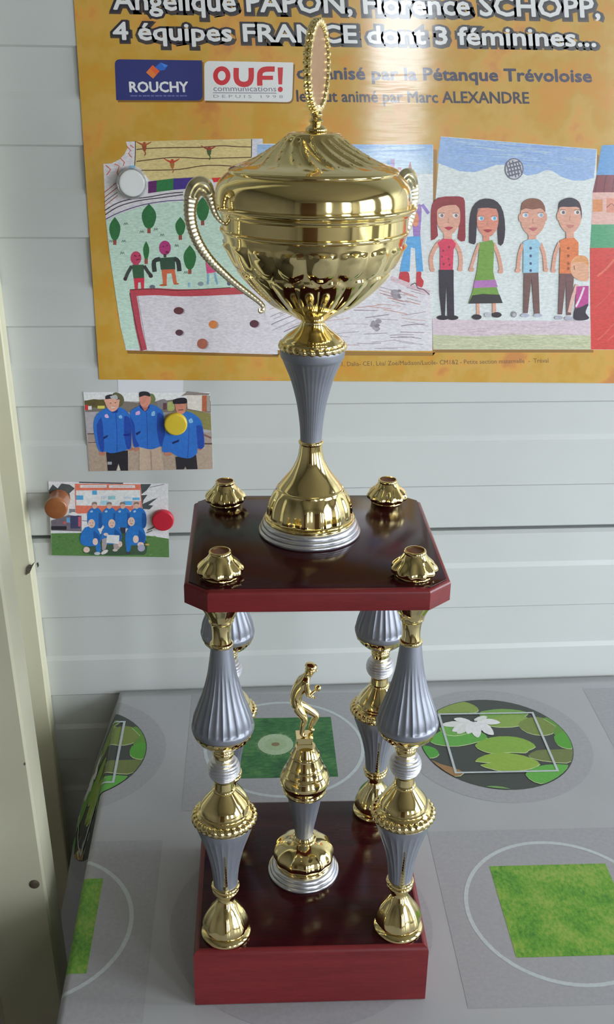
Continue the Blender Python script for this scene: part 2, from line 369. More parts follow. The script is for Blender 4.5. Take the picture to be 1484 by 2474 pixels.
class ClothPrint:
    def __init__(s, off=0.0002): s.mb = MB(); s.off = off
    def poly(s, pts, col):
        bm = bmesh.new(); vs2 = [bm.verts.new((p[0], p[1], 0)) for p in pts]
        tris = tessellate_polygon([[Vector((p[0], p[1], 0)) for p in pts]])
        for t in tris:
            try: bm.faces.new([vs2[i] for i in t])
            except ValueError: pass
        if min(p[0] for p in pts) < -0.165:
            for u in us:
                if u < -0.15:
                    bmesh.ops.bisect_plane(bm, geom=bm.verts[:]+bm.edges[:]+bm.faces[:], plane_co=(u, 0, 0), plane_no=(1, 0, 0), dist=1e-6)
            for v in vs_[::1]:
                bmesh.ops.bisect_plane(bm, geom=bm.verts[:]+bm.edges[:]+bm.faces[:], plane_co=(0, v, 0), plane_no=(0, 1, 0), dist=1e-6)
        bm.verts.index_update()
        V = [cloth_pt(v.co.x, v.co.y, s.off) for v in bm.verts]
        F = []
        for f in bm.faces:
            f.normal_update(); q = [v.index for v in f.verts]
            F.append(q if f.normal.z > 0 else q[::-1])
        s.mb.add(V, F, col); s.off += 0.00002; bm.free()
    def ring(s, c, r0, r1, col, n=72):
        for i in range(0, n, 6):
            a = [2*PI*(i+k)/n for k in range(7)]
            o_ = s.off
            s.poly([(c[0]+r1*math.cos(t), c[1]+r1*math.sin(t)) for t in a]+[(c[0]+r0*math.cos(t), c[1]+r0*math.sin(t)) for t in a[::-1]], col)
            s.off = o_
        s.off += 0.00002
    def disc(s, c, rx, ry, col, n=56, rot=0): s.poly([(c[0]+rx*math.cos(2*PI*i/n)*math.cos(rot)-ry*math.sin(2*PI*i/n)*math.sin(rot), c[1]+rx*math.cos(2*PI*i/n)*math.sin(rot)+ry*math.sin(2*PI*i/n)*math.cos(rot)) for i in range(n)], col)
    def build(s, name, mat='cloth_ink'): return s.mb.build(name, mat, cloth, 60)
CR = -0.030
def crot(c, x, y): return (c[0]+x*math.cos(CR)-y*math.sin(CR), c[1]+x*math.sin(CR)+y*math.cos(CR))
def sq(c, h): return [crot(c, x, y) for x, y in ((-h, -h), (h, -h), (h, h), (-h, h))]
TONE_D = (0.385, 0.385, 0.405); TONE_L = (0.36, 0.37, 0.38); WHITE = alb((190, 198, 200), 1.05)
LILY = (0.2262, 0.2425); GRASS = (0.2255, -0.0035); DAND = (-0.0035, 0.248)
def t6(x, y): p = on_table(980+x/2.831, 1600+y/2.831); return (p.x, p.y)
pads = [  # leaves of the lily pond in the order they overlap, outlines taken off the print
 ([(215, 330), (250, 290), (330, 265), (400, 270), (470, 295), (500, 325), (470, 345), (340, 352), (240, 350)], (118, 138, 66)),
 ([(500, 350), (560, 330), (660, 320), (780, 330), (840, 350), (790, 380), (700, 395), (560, 400)], (104, 142, 66)),
 ([(540, 420), (590, 385), (700, 360), (800, 365), (850, 400), (780, 435), (680, 445), (600, 440)], (120, 146, 68)),
 ([(770, 430), (820, 390), (900, 375), (1000, 400), (1050, 440), (1000, 490), (920, 500), (830, 480)], (106, 122, 58)),
 ([(940, 385), (1010, 385), (1090, 440), (1150, 500), (1165, 560), (1060, 530), (1010, 480), (1030, 440)], (84, 128, 46)),
 ([(1015, 510), (1080, 480), (1150, 520), (1160, 585), (1100, 590), (1040, 565)], (74, 140, 44)),
 ([(840, 640), (900, 605), (1010, 600), (1160, 600), (1158, 660), (1100, 690), (980, 680), (890, 665)], (98, 108, 58)),
 ([(110, 600), (130, 572), (200, 590), (230, 630), (190, 655), (130, 650)], (70, 140, 52)),
 ([(170, 545), (210, 490), (300, 450), (420, 440), (520, 480), (560, 520), (480, 550), (360, 575), (250, 570)], (84, 148, 60)),
 ([(230, 455), (300, 430), (390, 430), (440, 470), (380, 500), (290, 500)], (98, 152, 66)),
 ([(475, 570), (540, 530), (640, 510), (760, 515), (850, 545), (890, 580), (840, 605), (820, 622), (720, 618), (600, 625), (520, 605)], (116, 152, 56)),
 ([(475, 680), (540, 640), (640, 622), (760, 632), (860, 660), (920, 700), (840, 735), (700, 750), (600, 735), (510, 705), (590, 690)], (126, 154, 58)),
 ([(820, 770), (870, 730), (960, 705), (1110, 705), (1090, 760), (1020, 820), (960, 835), (880, 820)], (84, 150, 60)),
 ([(170, 672), (240, 700), (320, 722), (400, 760), (330, 790), (250, 760)], (138, 104, 66)),
 ([(540, 865), (580, 850), (660, 855), (720, 875), (640, 880)], (104, 140, 80)),
]
petals = [(448, 420, 240, 432, 20), (448, 415, 318, 475, 26), (450, 415, 352, 492, 26), (455, 410, 425, 495, 30), (470, 412, 497, 520, 34), (490, 408, 604, 500, 30), (490, 402, 650, 418, 20), (440, 408, 330, 392, 16), (470, 400, 560, 378, 16)]   # root, tip and half width of each petal
def lily(shift):
    c = (LILY[0]+shift[0], LILY[1]+shift[1])
    p = ClothPrint(0.00012); p.disc(c, 0.103, 0.103, TONE_D); p.build('printed_halo')
    p = ClothPrint(0.0002); p.disc(c, 0.0825, 0.0825, alb((58, 62, 58)))
    def clip(q):
        out = []
        for x, y in q:
            dx, dy = x-LILY[0], y-LILY[1]; r = math.hypot(dx, dy)
            if r > 0.0815: dx, dy = dx*0.0815/r, dy*0.0815/r
            out.append((c[0]+dx, c[1]+dy))
        return out
    def smooth(q):
        n_ = len(q); r = []
        for i in range(n_):
            for t in (0, 0.5):
                a, b_, cc, d_ = q[i-1], q[i], q[(i+1) % n_], q[(i+2) % n_]
                r.append(tuple(0.5*(2*b1+(c1-a1)*t+(2*a1-5*b1+4*c1-d1)*t*t+(3*b1-a1-3*c1+d1)*t**3) for a1, b1, c1, d1 in zip(a, b_, cc, d_)))
        return r
    for q, col in pads:
        w = clip(smooth([t6(*a) for a in q])); mx_ = sum(a[0] for a in w)/len(w); my_ = sum(a[1] for a in w)/len(w)
        p.poly(clip([(LILY[0]+a[0]-c[0], LILY[1]+a[1]-c[1]-0.0012) for a in w]), alb((172, 184, 140)))
        p.poly(w, alb(col))
    p.build('printed_lily_pond')
    p = ClothPrint(0.0008)
    for x0, y0, x1, y1, w in petals:
        L = math.hypot(x1-x0, y1-y0); ux, uy = (x1-x0)/L, (y1-y0)/L; q = []
        for sd in (1, -1):
            pr = [(0, 0.35), (0.3, 0.85), (0.6, 1.0), (0.82, 0.7), (0.95, 0.3), (1, 0)]
            for t, h_ in (pr if sd > 0 else pr[::-1][1:]): q.append((x0+ux*L*t-uy*w*h_*sd, y0+uy*L*t+ux*w*h_*sd))
        p.poly(clip([t6(*a) for a in q]), alb(random.choice([(204, 206, 202), (194, 196, 192), (210, 212, 208)])))
    p.build('printed_lily_flower')
    p = ClothPrint(0.0010); h = 0.0548; w = 0.0026; o_ = p.off
    for k in range(4):
        r = [(-h, -h), (h, -h), (h-w, -h+w), (-h+w, -h+w)]
        for _ in range(k): r = [(-y, x) for x, y in r]
        p.poly([crot(c, *a) for a in r], WHITE); p.off = o_
    p.build('printed_square_outline')
lily((0, 0)); lily((-0.4585, 0.009))
def lawn(c, mat, fluff=False):
    p = ClothPrint(0.00012); p.poly(sq(c, 0.1035), TONE_D); p.build('printed_tone_square')
    p = ClothPrint(0.0002); p.ring(c, 0.0825, 0.0862, WHITE); p.build('printed_ring')
    p = ClothPrint(0.00024); p.poly(sq(c, 0.054), (0.1, 0.3, 0.1)); p.build('printed_lawn_square', mat)
    if fluff:
        p = ClothPrint(0.0003); f = (c[0]-0.009, c[1]+0.004)
        for i in range(150):
            a = random.uniform(0, 2*PI); r = 0.0235*random.uniform(0.8, 1.05); w = 0.0007; o_ = p.off
            p.poly([(f[0]+w*math.sin(a), f[1]-w*math.cos(a)), (f[0]+r*math.cos(a), f[1]+r*math.sin(a)), (f[0]-w*math.sin(a), f[1]+w*math.cos(a))], alb((150, 172, 140))); p.off = o_+0.000001
        p.disc(f, 0.019, 0.019, alb((146, 166, 134))); p.disc(f, 0.012, 0.011, alb((138, 158, 122))); p.disc(f, 0.0045, 0.0035, alb((116, 104, 70)))
        p.build('printed_dandelion_clock')
lawn(GRASS, 'grass'); lawn((GRASS[0]-0.4585, GRASS[1]+0.010), 'grass'); lawn(DAND, 'dark_grass', True)
lawn((DAND[0]+0.459, DAND[1]-0.012), 'dark_grass'); 
for c in ((-0.004, -0.004), ):
    p = ClothPrint(0.00012); p.disc(c, 0.112, 0.112, TONE_D); p.build('printed_halo')
p = ClothPrint(0.00014); p.disc((GRASS[0], GRASS[1]-0.25), 0.103, 0.103, TONE_D); p.build('printed_halo')

# ------------------------------------------------------------------ the trophy
H1, ZT, H2 = 0.05462, 0.35608, 0.01596
PSI = -0.034
tro = thing('trophy', 'tall two tier gold cup trophy with silver columns on dark red wooden bases', 'trophy', (0, 0, 0.0008))
TZ = 0.0008
def slab(pts, z0, z1, bev):
    """block of plan outline pts with softly bevelled rims"""
    mb = MB(); N = len(pts); V = []
    ring_ = [(z0, 0.0)]
    ring_ += [(z1-bev, 0.0), (z1-bev*0.65, bev*0.12), (z1-bev*0.25, bev*0.45), (z1, bev)]
    cx = sum(p[0] for p in pts)/N; cyy = sum(p[1] for p in pts)/N
    for z, ins in ring_:
        for p in pts:
            sx = (abs(p[0]-cx)-ins)/max(abs(p[0]-cx), 1e-6); sy = (abs(p[1]-cyy)-ins)/max(abs(p[1]-cyy), 1e-6)
            V.append((cx+(p[0]-cx)*sx, cyy+(p[1]-cyy)*sy, z))
    F = []
    for k in range(len(ring_)-1):
        F += [[k*N+i, k*N+(i+1) % N, (k+1)*N+(i+1) % N, (k+1)*N+i] for i in range(N)]
    F += [list(range(N))[::-1], [(len(ring_)-1)*N+i for i in range(N)]]
    mb.add(V, F); return mb
def tpl(x, y, psi=PSI, o=(0, 0)): return (o[0]+x*math.cos(psi)-y*math.sin(psi), o[1]+x*math.sin(psi)+y*math.cos(psi))
bw, bd = 0.0900, 0.0897
base = slab([(-bw, -bd), (bw, -bd), (bw, bd), (-bw, bd)], 0, H1-TZ-0.0004, 0.004).build('base', 'wood_side', None, 30); base.parent = tro; base.rotation_euler[2] = PSI
tp = slab([(-bw+0.0042, -bd+0.0042), (bw-0.0042, -bd+0.0042), (bw-0.0042, bd-0.0042), (-bw+0.0042, bd-0.0042)], H1-TZ-0.003, H1-TZ, 0.0004).build('top_panel', 'wood_top', None, 30)
tp.parent = base; tp['label'] = 'dark glossy mahogany top panel'
v_, e_, cx_, cy2 = 0.0903, 0.0844, 0.0162, 0.0145
plo = (0.0008, 0.006); PS2 = -0.031
def octo(i): return [(-v_+i, -e_+cy2), (-v_+cx_, -e_+i), (v_-cx_, -e_+i), (v_-i, -e_+cy2), (v_-i, e_-cy2), (v_-cx_, e_-i), (-v_+cx_, e_-i), (-v_+i, e_-cy2)]
plat = slab(octo(0), 0, H2-0.0004, 0.003).build('platform', 'wood_side', None, 30); plat.parent = tro; plat.location = (plo[0], plo[1], ZT-H2-TZ); plat.rotation_euler[2] = PS2
tp = slab(octo(0.0032), H2-0.003, H2, 0.0004).build('top_panel', 'wood_top', None, 30); tp.parent = plat; tp['label'] = 'dark glossy mahogany top panel'

def flute(n, amp, a, b, e=2.0, sharp=1.0, ph=0.0):
    def f(th, z, r):
        w = band(z, a, b, e); c = abs(math.cos(n*th/2+ph))**sharp
        return r - amp*w*c*(r/20.0), z
    return f
def col_parts(col):
    g = lambda mb, nm, mt='gold': place(mb, col, nm, mt)
    def ballmod(th, z, r): return r*(1+0.035*band(z, 7, 28, 2)*math.cos(8*th)), z
    g(lathe([[(0, 18.6), (1.4, 19.3), (3.0, 19.0), (4.2, 17.8)], [(4.2, 17.8), (5.0, 16.2)], [(5.0, 16.2), (8, 17.4), (13, 17.1), (20, 14.3), (26, 10.4), (31, 7.2), (34.5, 6.2), (38.5, 7.4)]], 96, 3, ballmod), 'foot')
    rg = torus(41.5, 8.2, 1.9); k = torus(45.5, 8.9, 1.9); rg.add(k.V, k.F); k = lathe([[(38, 7.6), (48, 8.0)]], 36); rg.add(k.V, k.F); g(rg, 'collar_ring')
    g(lathe([[(47, 9.2), (62, 10.3), (79, 13.8), (94, 18.6), (100, 20.6)], [(100, 20.6), (104.5, 21.6)]], 144, 3, flute(24, 0.5, 50, 98, 4, 0.7)), 'lower_cone', 'grey')
    dm = lathe([[(104, 20.8), (107, 21.5), (112, 21.0), (114.5, 19.0)], [(114.5, 19.0), (115.6, 19.2), (116.6, 18.0)], [(116.6, 18.0), (120, 17.2), (124, 14.6), (128.5, 11.0), (132, 8.2)], [(132, 8.2), (133.6, 8.6), (135, 7.4)], [(135, 7.4), (140.5, 7.2)]], 72)
    g(dm, 'dome')
    g(torus(109.2, 20.6, 3.5, 168, 12, 30, 0.16, 1.0), 'rope_ring')
    def rib(th, z, r): return r + 0.40*math.cos(2*PI*(z-140)/2.3)*band(z, 141, 161, 1), z
    sph = [(151+11.6*math.sin(a)*0.98, max(6.5, 11.6*math.cos(a))) for a in [-1.0+2.0*i/120 for i in range(121)]]
    place(lathe([sph], 48, 1, rib), col, 'ribbed_ball', 'silver', smooth=179)
    g(lathe([[(160.3, 7.0), (163, 7.6), (164.5, 8.0), (166, 7.6)], [(166, 7.6), (167.3, 8.4), (168.4, 8.0)], [(168.4, 8.0), (170.5, 11.0), (174, 15.6), (178, 19.6), (181, 21.4), (183, 21.6)]], 96, 3, flute(22, 1.0, 171, 182, 1.5)), 'calyx')
    g(lathe([[(182.6, 20.8), (184.5, 22.0), (186.5, 22.4)], [(186.5, 22.4), (189, 22.3), (195, 21.3), (203.5, 18.3), (216, 13.8), (232, 10.0), (251, 7.5)]], 168, 4, flute(26, 1.15, 188.5, 232, 1.2, 0.45)), 'fluted_bulb', 'grey')
    g(lathe([[(250.5, 7.3), (251.5, 8.0), (253.2, 8.0), (254.3, 6.8)], [(254.3, 6.8), (258, 6.4), (264, 6.6), (269, 7.6)], [(269, 7.6), (270, 8.6), (271.4, 8.6)], [(271.4, 8.6), (276, 10.6), (280, 13.0), (283.6, 15.2), (285.4, 15.6)]], 96, 3, flute(12, 1.2, 272, 285, 2)), 'top_socket')
    # narrow ribbed leaf lying on the cone's front
    lf = MB(); n_ = 14; LP = [(40, 10.6), (47, 10.2), (50, 9.5), (62, 10.4), (79, 13.8), (90, 17.3)]
    for i in range(n_):
        z0 = 46.5+i*2.7; z1 = z0+2.2
        rz = lambda z: next(a[1]+(b[1]-a[1])*(z-a[0])/(b[0]-a[0]) for a, b in zip(LP, LP[1:]) if z <= b[0])
        w0 = 2.3*(1-i/n_*0.75); w1 = 2.3*(1-(i+1)/n_*0.75)
        V = []
        for z, w in ((z0, w0), (z1, w1)):
            r = rz(z)
            V += [(-w/1000, -(r-0.8)/1000, z/1000), (0, -(r+0.9)/1000, z/1000), (w/1000, -(r-0.8)/1000, z/1000)]
        lf.add(V, [[0, 1, 4, 3], [1, 2, 5, 4], [0, 2, 1], [3, 4, 5]])
    g(lf, 'leaf_strip')
def cap_parts(cp):
    def lob(th, z, r): return r*(1+0.055*band(z, 2.5, 13, 2)*math.cos(11*th)), z
    cp2 = lathe([[(0, 12.4), (1.6, 12.8), (2.4, 12.2)], [(2.4, 12.2), (3.2, 14.2), (5.2, 15.4), (7.4, 15.0), (9.3, 13.6), (12.2, 10.8), (15, 8.7), (17.2, 7.4)], [(17.2, 7.4), (18.4, 7.6), (19.4, 7.1), (19.6, 6.2)], [(19.6, 6.2), (18.4, 6.0)]], 120, 4, lob, cap=False)
    return cp2
feet = [(-0.06780, -0.06777), (0.06625, -0.07080), (0.06680, 0.06956), (-0.06250, 0.07330)]
tops = [(-0.06700, -0.05900), (0.06420, -0.06250), (0.06534, 0.06990), (-0.06243, 0.07275)]
colp = None
for k in range(4):
    f = Vector((*feet[k], H1-TZ)); t = Vector((*tops[k], ZT-H2-TZ))
    if colp is None:
        col = bpy.data.objects.new('column', None); C.objects.link(col); col_parts(col); colp = col
    else:
        col = colp.copy(); C.objects.link(col)
        for ch in colp.children:
            c2 = ch.copy(); C.objects.link(c2); c2.parent = col
    col.empty_display_size = 0.02; col.parent = tro; col.location = f
    dv = (t-f); rot = Vector((0, 0, 1)).rotation_difference(dv.normalized())
    col.rotation_mode = 'QUATERNION'; col.rotation_quaternion = rot
capm = None
cap_xy = [(-0.06700, -0.05520), (0.06420, -0.06063), (0.06534, 0.07040), (-0.06243, 0.07275)]
for k in range(4):
    if capm is None:
        o = cap_parts(None).build('column_cap', 'gold', None, 38); o.parent = tro; capm = o
        disc = lathe([[(17.4, 6.3), (18.3, 6.3)]], 32).build('cap_disc', 'cork', None, 38); disc.parent = o; disc['label'] = 'brown disc closing the cap'
    else:
        o = capm.copy(); C.objects.link(o); d2 = disc.copy(); C.objects.link(d2); d2.parent = o
    o.location = (*cap_xy[k], ZT-TZ); o.rotation_euler[2] = 0.4*k

# cup
CB = (-0.0007, 0.0171, ZT-TZ)
cup = bpy.data.objects.new('cup', None); C.objects.link(cup); cup.parent = tro; cup.location = CB; cup.empty_display_size = 0.02
g = lambda mb, nm, mt='gold', sm=38: place(mb, cup, nm, mt, smooth=sm)
g(lathe([[(0, 36.6), (1.0, 37.6), (2.6, 37.6), (3.7, 36.2)], [(3.7, 36.2), (4.4, 36.4), (5.8, 36.2), (6.9, 34.9)], [(6.9, 34.9), (7.6, 35.1), (9.0, 34.8), (10.2, 33.8), (10.8, 32.5)]], 96), 'silver_foot', 'silver')
def domemod(th, z, r): return r*(1+0.018*band(z, 14, 33, 2)*math.cos(14*th)), z
g(lathe([[(10.4, 32.8), (11.2, 33.4), (12.4, 33.2), (13.2, 31.8)], [(13.2, 31.8), (14.2, 32.2), (15.0, 31.2)], [(15.0, 31.2), (18, 30.9), (24, 29.8), (30, 27.3), (34.4, 24.6)], [(34.4, 24.6), (35.4, 24.4), (36.2, 23.4)], [(36.2, 23.4), (40.3, 20.6), (48.3, 14.3), (56.3, 10.2), (63, 8.6), (68.5, 8.1)], [(68.5, 8.1), (69.4, 8.9), (70.8, 8.9), (71.6, 8.0)]], 112, 3, domemod), 'foot_dome')
g(lathe([[(71.2, 7.7), (80, 8.1), (87.7, 8.9), (99.3, 10.7), (110.8, 13.5), (118.3, 15.8), (125.7, 18.9), (131.5, 21.2)], [(131.5, 21.2), (133, 22.2), (137, 22.7), (139, 22.5)]], 160, 3, flute(36, 0.35, 76, 130, 4, 0.8)), 'grey_stem', 'grey')
g(torus(140.6, 20.8, 2.7, 168, 12, 26, 0.20, 1.0), 'stem_rope_ring')
g(lathe([[(139, 21.6), (143.5, 21.6), (145, 20.6)], [(145, 20.6), (147.2, 18.8), (149.8, 15.4), (152.4, 11.8), (155, 9.2), (157.4, 8.0), (159, 9.0)]], 72), 'stem_dome')
def bowlmod(th, z, r):
    n = 9
    a = abs(math.cos(n*th)); b = abs(math.sin(n*th))
    top = 193.0-5.0*(1-a)**1.5                                    # rounded tops of the long lower petals
    low = sstep(163, 170, z)*(1-sstep(top-0.8, top+0.8, z))*min(1, r/42)
    bot = 195.0+6.5*(1-b)**1.3                                    # pointed arches of the upper row
    up = sstep(bot-0.7, bot+0.7, z)*(1-sstep(210.5, 212.5, z))
    r += low*(2.1*a**0.7-0.5) + up*(1.5*b**0.8) + 1.1*band(z, 207.2, 211.4, 0.8)*b**5
    return r, z
bowl = lathe([[(158.6, 8.6), (160.2, 12.2), (163, 17.0), (169, 27.4), (175.7, 35.4), (182, 42.0), (188, 47.4), (194, 51.5), (201, 55.6), (207, 58.2), (213.4, 60.2), (217.4, 61.2)], [(217.4, 61.2), (218.4, 62.6), (219.8, 62.7), (220.8, 61.6)], [(220.8, 61.6), (228.8, 61.9)], [(228.8, 61.9), (229.8, 63.0), (231.6, 63.6), (233.2, 66.4), (234.8, 67.6), (236.2, 66.8)], [(236.2, 66.8), (236.4, 62)]], 280, 4, bowlmod)
g(bowl, 'bowl', 'gold', 30)
def lidmod(th, z, r):
    w = band(z, 260.5, 276.5, 1.5); s = th+0.03*(z-260)
    return r*(1-0.085*w*abs(math.cos(11*s))**0.7), z+0.0
lid = lathe([[(236.3, 64.6), (238, 64.7), (241, 64.5), (245, 63.8), (249, 62.0), (252.6, 58.6), (255, 55.4)], [(255, 55.4), (256.4, 55.6), (257.6, 54.4), (258.4, 52.6)], [(258.4, 52.6), (259.4, 50.2), (262, 43.2), (267, 33.8), (272, 25.6), (276, 20.4), (278, 17.6)], [(278, 17.6), (279.4, 15.6), (280.0, 6)]], 220, 4, lidmod)
lo = g(lid, 'lid', 'gold', 34); lo.location = (-0.0012, 0, 0)
# handles: flat ribbed S scrolls
HP = [(60.6, 224.2), (65.2, 226.6), (69.0, 232.0), (71.2, 238.6), (72.8, 243.8), (76.0, 248.0), (80.2, 248.2), (83.4, 244.2), (85.0, 237.4), (85.2, 229.4), (83.2, 220.4), (79.0, 211.4), (72.6, 202.6), (64.6, 194.6), (55.6, 186.4), (46.4, 179.2), (39.2, 173.4), (36.4, 169.8), (37.0, 167.0), (39.0, 167.2), (39.2, 169.2)]
HR = [1.0, 1.3, 2.0, 2.7, 4.2, 5.8, 6.0, 5.2, 4.4, 3.9, 3.6, 3.4, 3.0, 2.6, 2.3, 2.0, 1.7, 1.5, 1.4, 1.2, 0.8]
def handle():
    P3 = catmull([(a, b, r) for (a, b), r in zip(HP, HR)], 14); mb = MB(); V = []; F = []; m_ = 24; s = 0
    for i, (R_, z_, r_) in enumerate(P3):
        a = P3[max(i-1, 0)]; b = P3[min(i+1, len(P3)-1)]
        tx, tz = b[0]-a[0], b[1]-a[1]; L = math.hypot(tx, tz) or 1; nx, nz2 = -tz/L, tx/L
        s += math.hypot(R_-a[0], z_-a[1])
        top = band(i, 56, 104, 6)
        rr = r_*(1+0.065*math.cos(2*PI*s/2.6)*(1-top))
        for j in range(m_):
            ph = 2*PI*j/m_; q = rr*math.cos(ph)
            out = 0.62*rr*math.sin(ph)*(1+0.20*top*math.cos(11*math.cos(ph)))
            V.append(((R_+nx*q)/1000, out/1000, (z_+nz2*q)/1000))
        if i:
            F += [[(i-1)*m_+j, (i-1)*m_+(j+1) % m_, i*m_+(j+1) % m_, i*m_+j] for j in range(m_)]
    F += [list(range(m_))[::-1], [(len(P3)-1)*m_+j for j in range(m_)]]
    mb.add(V, F); return mb
ha = g(handle(), 'handle', 'pale_gold', 50); ha.rotation_euler[2] = PI+math.radians(18)
hb = ha.copy(); C.objects.link(hb); hb.rotation_euler[2] = math.radians(31)
# finial on the lid: stepped stem and a leafy wreath round a plate, turned edge-on
fin = lathe([[(279.4, 6.2), (280.6, 7.0), (282.0, 6.8), (283.2, 5.2)], [(283.2, 5.2), (284.6, 3.6), (285.6, 4.2), (286.6, 4.8), (287.6, 4.0)], [(287.6, 4.0), (289, 3.2), (290, 4.2), (291, 4.0), (292.4, 3.0), (296, 2.6)]], 40)
g(fin, 'finial_stem')
wr = bpy.data.objects.new('finial_wreath', None); WA = math.radians(90-21); ZC, RX, RZ = 318.6, 22.0, 25.5
wm = MB()
for i in range(34):
    th = 2*PI*(i+0.5)/34; cx2, cz2 = RX*math.cos(th), ZC+RZ*math.sin(th)
    ta = math.atan2(RZ*math.cos(th), -RX*math.sin(th)); sgn = 1 if math.cos(th) > 0 else -1
    for side in (-1, 1):
        V = []; F = []; nl = 7; ml = 8
        for a in range(nl):
            t = a/(nl-1); L = (t-0.5)*6.6; w = 3.0*math.sin(PI*min(0.97, max(0.05, t)))**0.7
            for b_ in range(ml):
                ph = 2*PI*b_/ml
                lx, ln, ly = L*sgn, w*math.cos(ph)*0.9, w*0.62*math.sin(ph)+side*1.2
                tl = 0.5*sgn
                X = cx2 + lx*math.cos(ta) - (ln+0.28*abs(L))*math.sin(ta)*-1*0 - ln*math.sin(ta); Z = cz2 + lx*math.sin(ta) + ln*math.cos(ta)
                V.append((X/1000, ly/1000, Z/1000))
            if a: F += [[(a-1)*ml+q, (a-1)*ml+(q+1) % ml, a*ml+(q+1) % ml, a*ml+q] for q in range(ml)]
        F += [list(range(ml))[::-1], [(nl-1)*ml+q for q in range(ml)]]
        wm.add(V, F)
wo = g(wm, 'wreath'); wo.rotation_euler[2] = WA
pm = MB(); V = []; n_ = 48
for y in (-0.9, 0.9):
    V += [((RX-2.0)*math.cos(2*PI*i/n_)/1000, y/1000, (ZC+(RZ-2.0)*math.sin(2*PI*i/n_))/1000) for i in range(n_)]
pm.add(V, [list(range(n_)), list(range(n_, 2*n_))[::-1]]+[[i, n_+i, n_+(i+1) % n_, (i+1) % n_] for i in range(n_)])
po = g(pm, 'wreath_plate', 'plate'); po.rotation_euler[2] = WA; po['label'] = 'rosy matt plate inside the wreath'

# small figure trophy between the columns
fig = bpy.data.objects.new('figurine', None); C.objects.link(fig); fig.parent = tro; fig.location = (-0.0028, -0.002, H1-TZ); fig.empty_display_size = 0.02
g = lambda mb, nm, mt='gold', sm=38: place(mb, fig, nm, mt, smooth=sm)
g(lathe([[(0, 28.6), (0.8, 29.5), (2.4, 29.3), (3.4, 27.9)], [(3.4, 27.9), (4.2, 28.0), (5.6, 27.4), (6.4, 26.2)], [(6.4, 26.2), (7.4, 26.2), (8.8, 25.2), (9.6, 23.6)]], 80), 'silver_foot', 'silver')
def bun(th, z, r): return r*(1+0.018*band(z, 13, 29, 3)*math.cos(12*th)), z
g(lathe([[(9.2, 22.6), (10.4, 23.6), (11.6, 23.2), (12.2, 22.4)], [(12.2, 22.4), (15, 24.4), (19, 25.0), (23.5, 23.4), (27.5, 19.4), (30.5, 14.4), (32.2, 10.2)], [(32.2, 10.2), (33.2, 10.0), (34.0, 8.4)], [(34, 8.4), (35.2, 8.6), (36.8, 7.6)]], 120, 3, bun), 'gold_bun')
g(lathe([[(36.2, 7.2), (45, 8.3), (54, 10.0), (66, 12.2), (75.6, 13.8), (80, 14.6)]], 72, 3, flute(18, 0.4, 42, 74, 4)), 'grey_cone', 'grey')
g(lathe([[(79.4, 14.6), (80.6, 16.6), (82.4, 17.4), (84.2, 16.8)], [(84.2, 16.8), (86.6, 17.8), (90.5, 19.6), (94.5, 19.8), (98, 18.2)], [(98, 18.2), (99, 18.2), (100, 17.0)], [(100, 17.0), (102, 15.6), (105, 14.6)], [(105, 14.6), (106, 14.9), (107.2, 14.0)], [(107.2, 14.0), (111, 12.7), (115, 11.6)], [(115, 11.6), (116, 11.8), (117.2, 10.8)], [(117.2, 10.8), (121, 9.0), (124, 8.0)]], 64), 'stepped_cap')
pd = MB()
for z0, z1, hx, hy in ((123.5, 128.5, 6.2, 5.6), (128.3, 132.2, 5.4, 5.2), (132.0, 134.6, 6.6, 5.8)):
    pd.box(-hx/1000-0.001, hx/1000-0.001, -hy/1000, hy/1000, z0/1000, z1/1000)
o = g(pd, 'plinth', 'gold', 30)
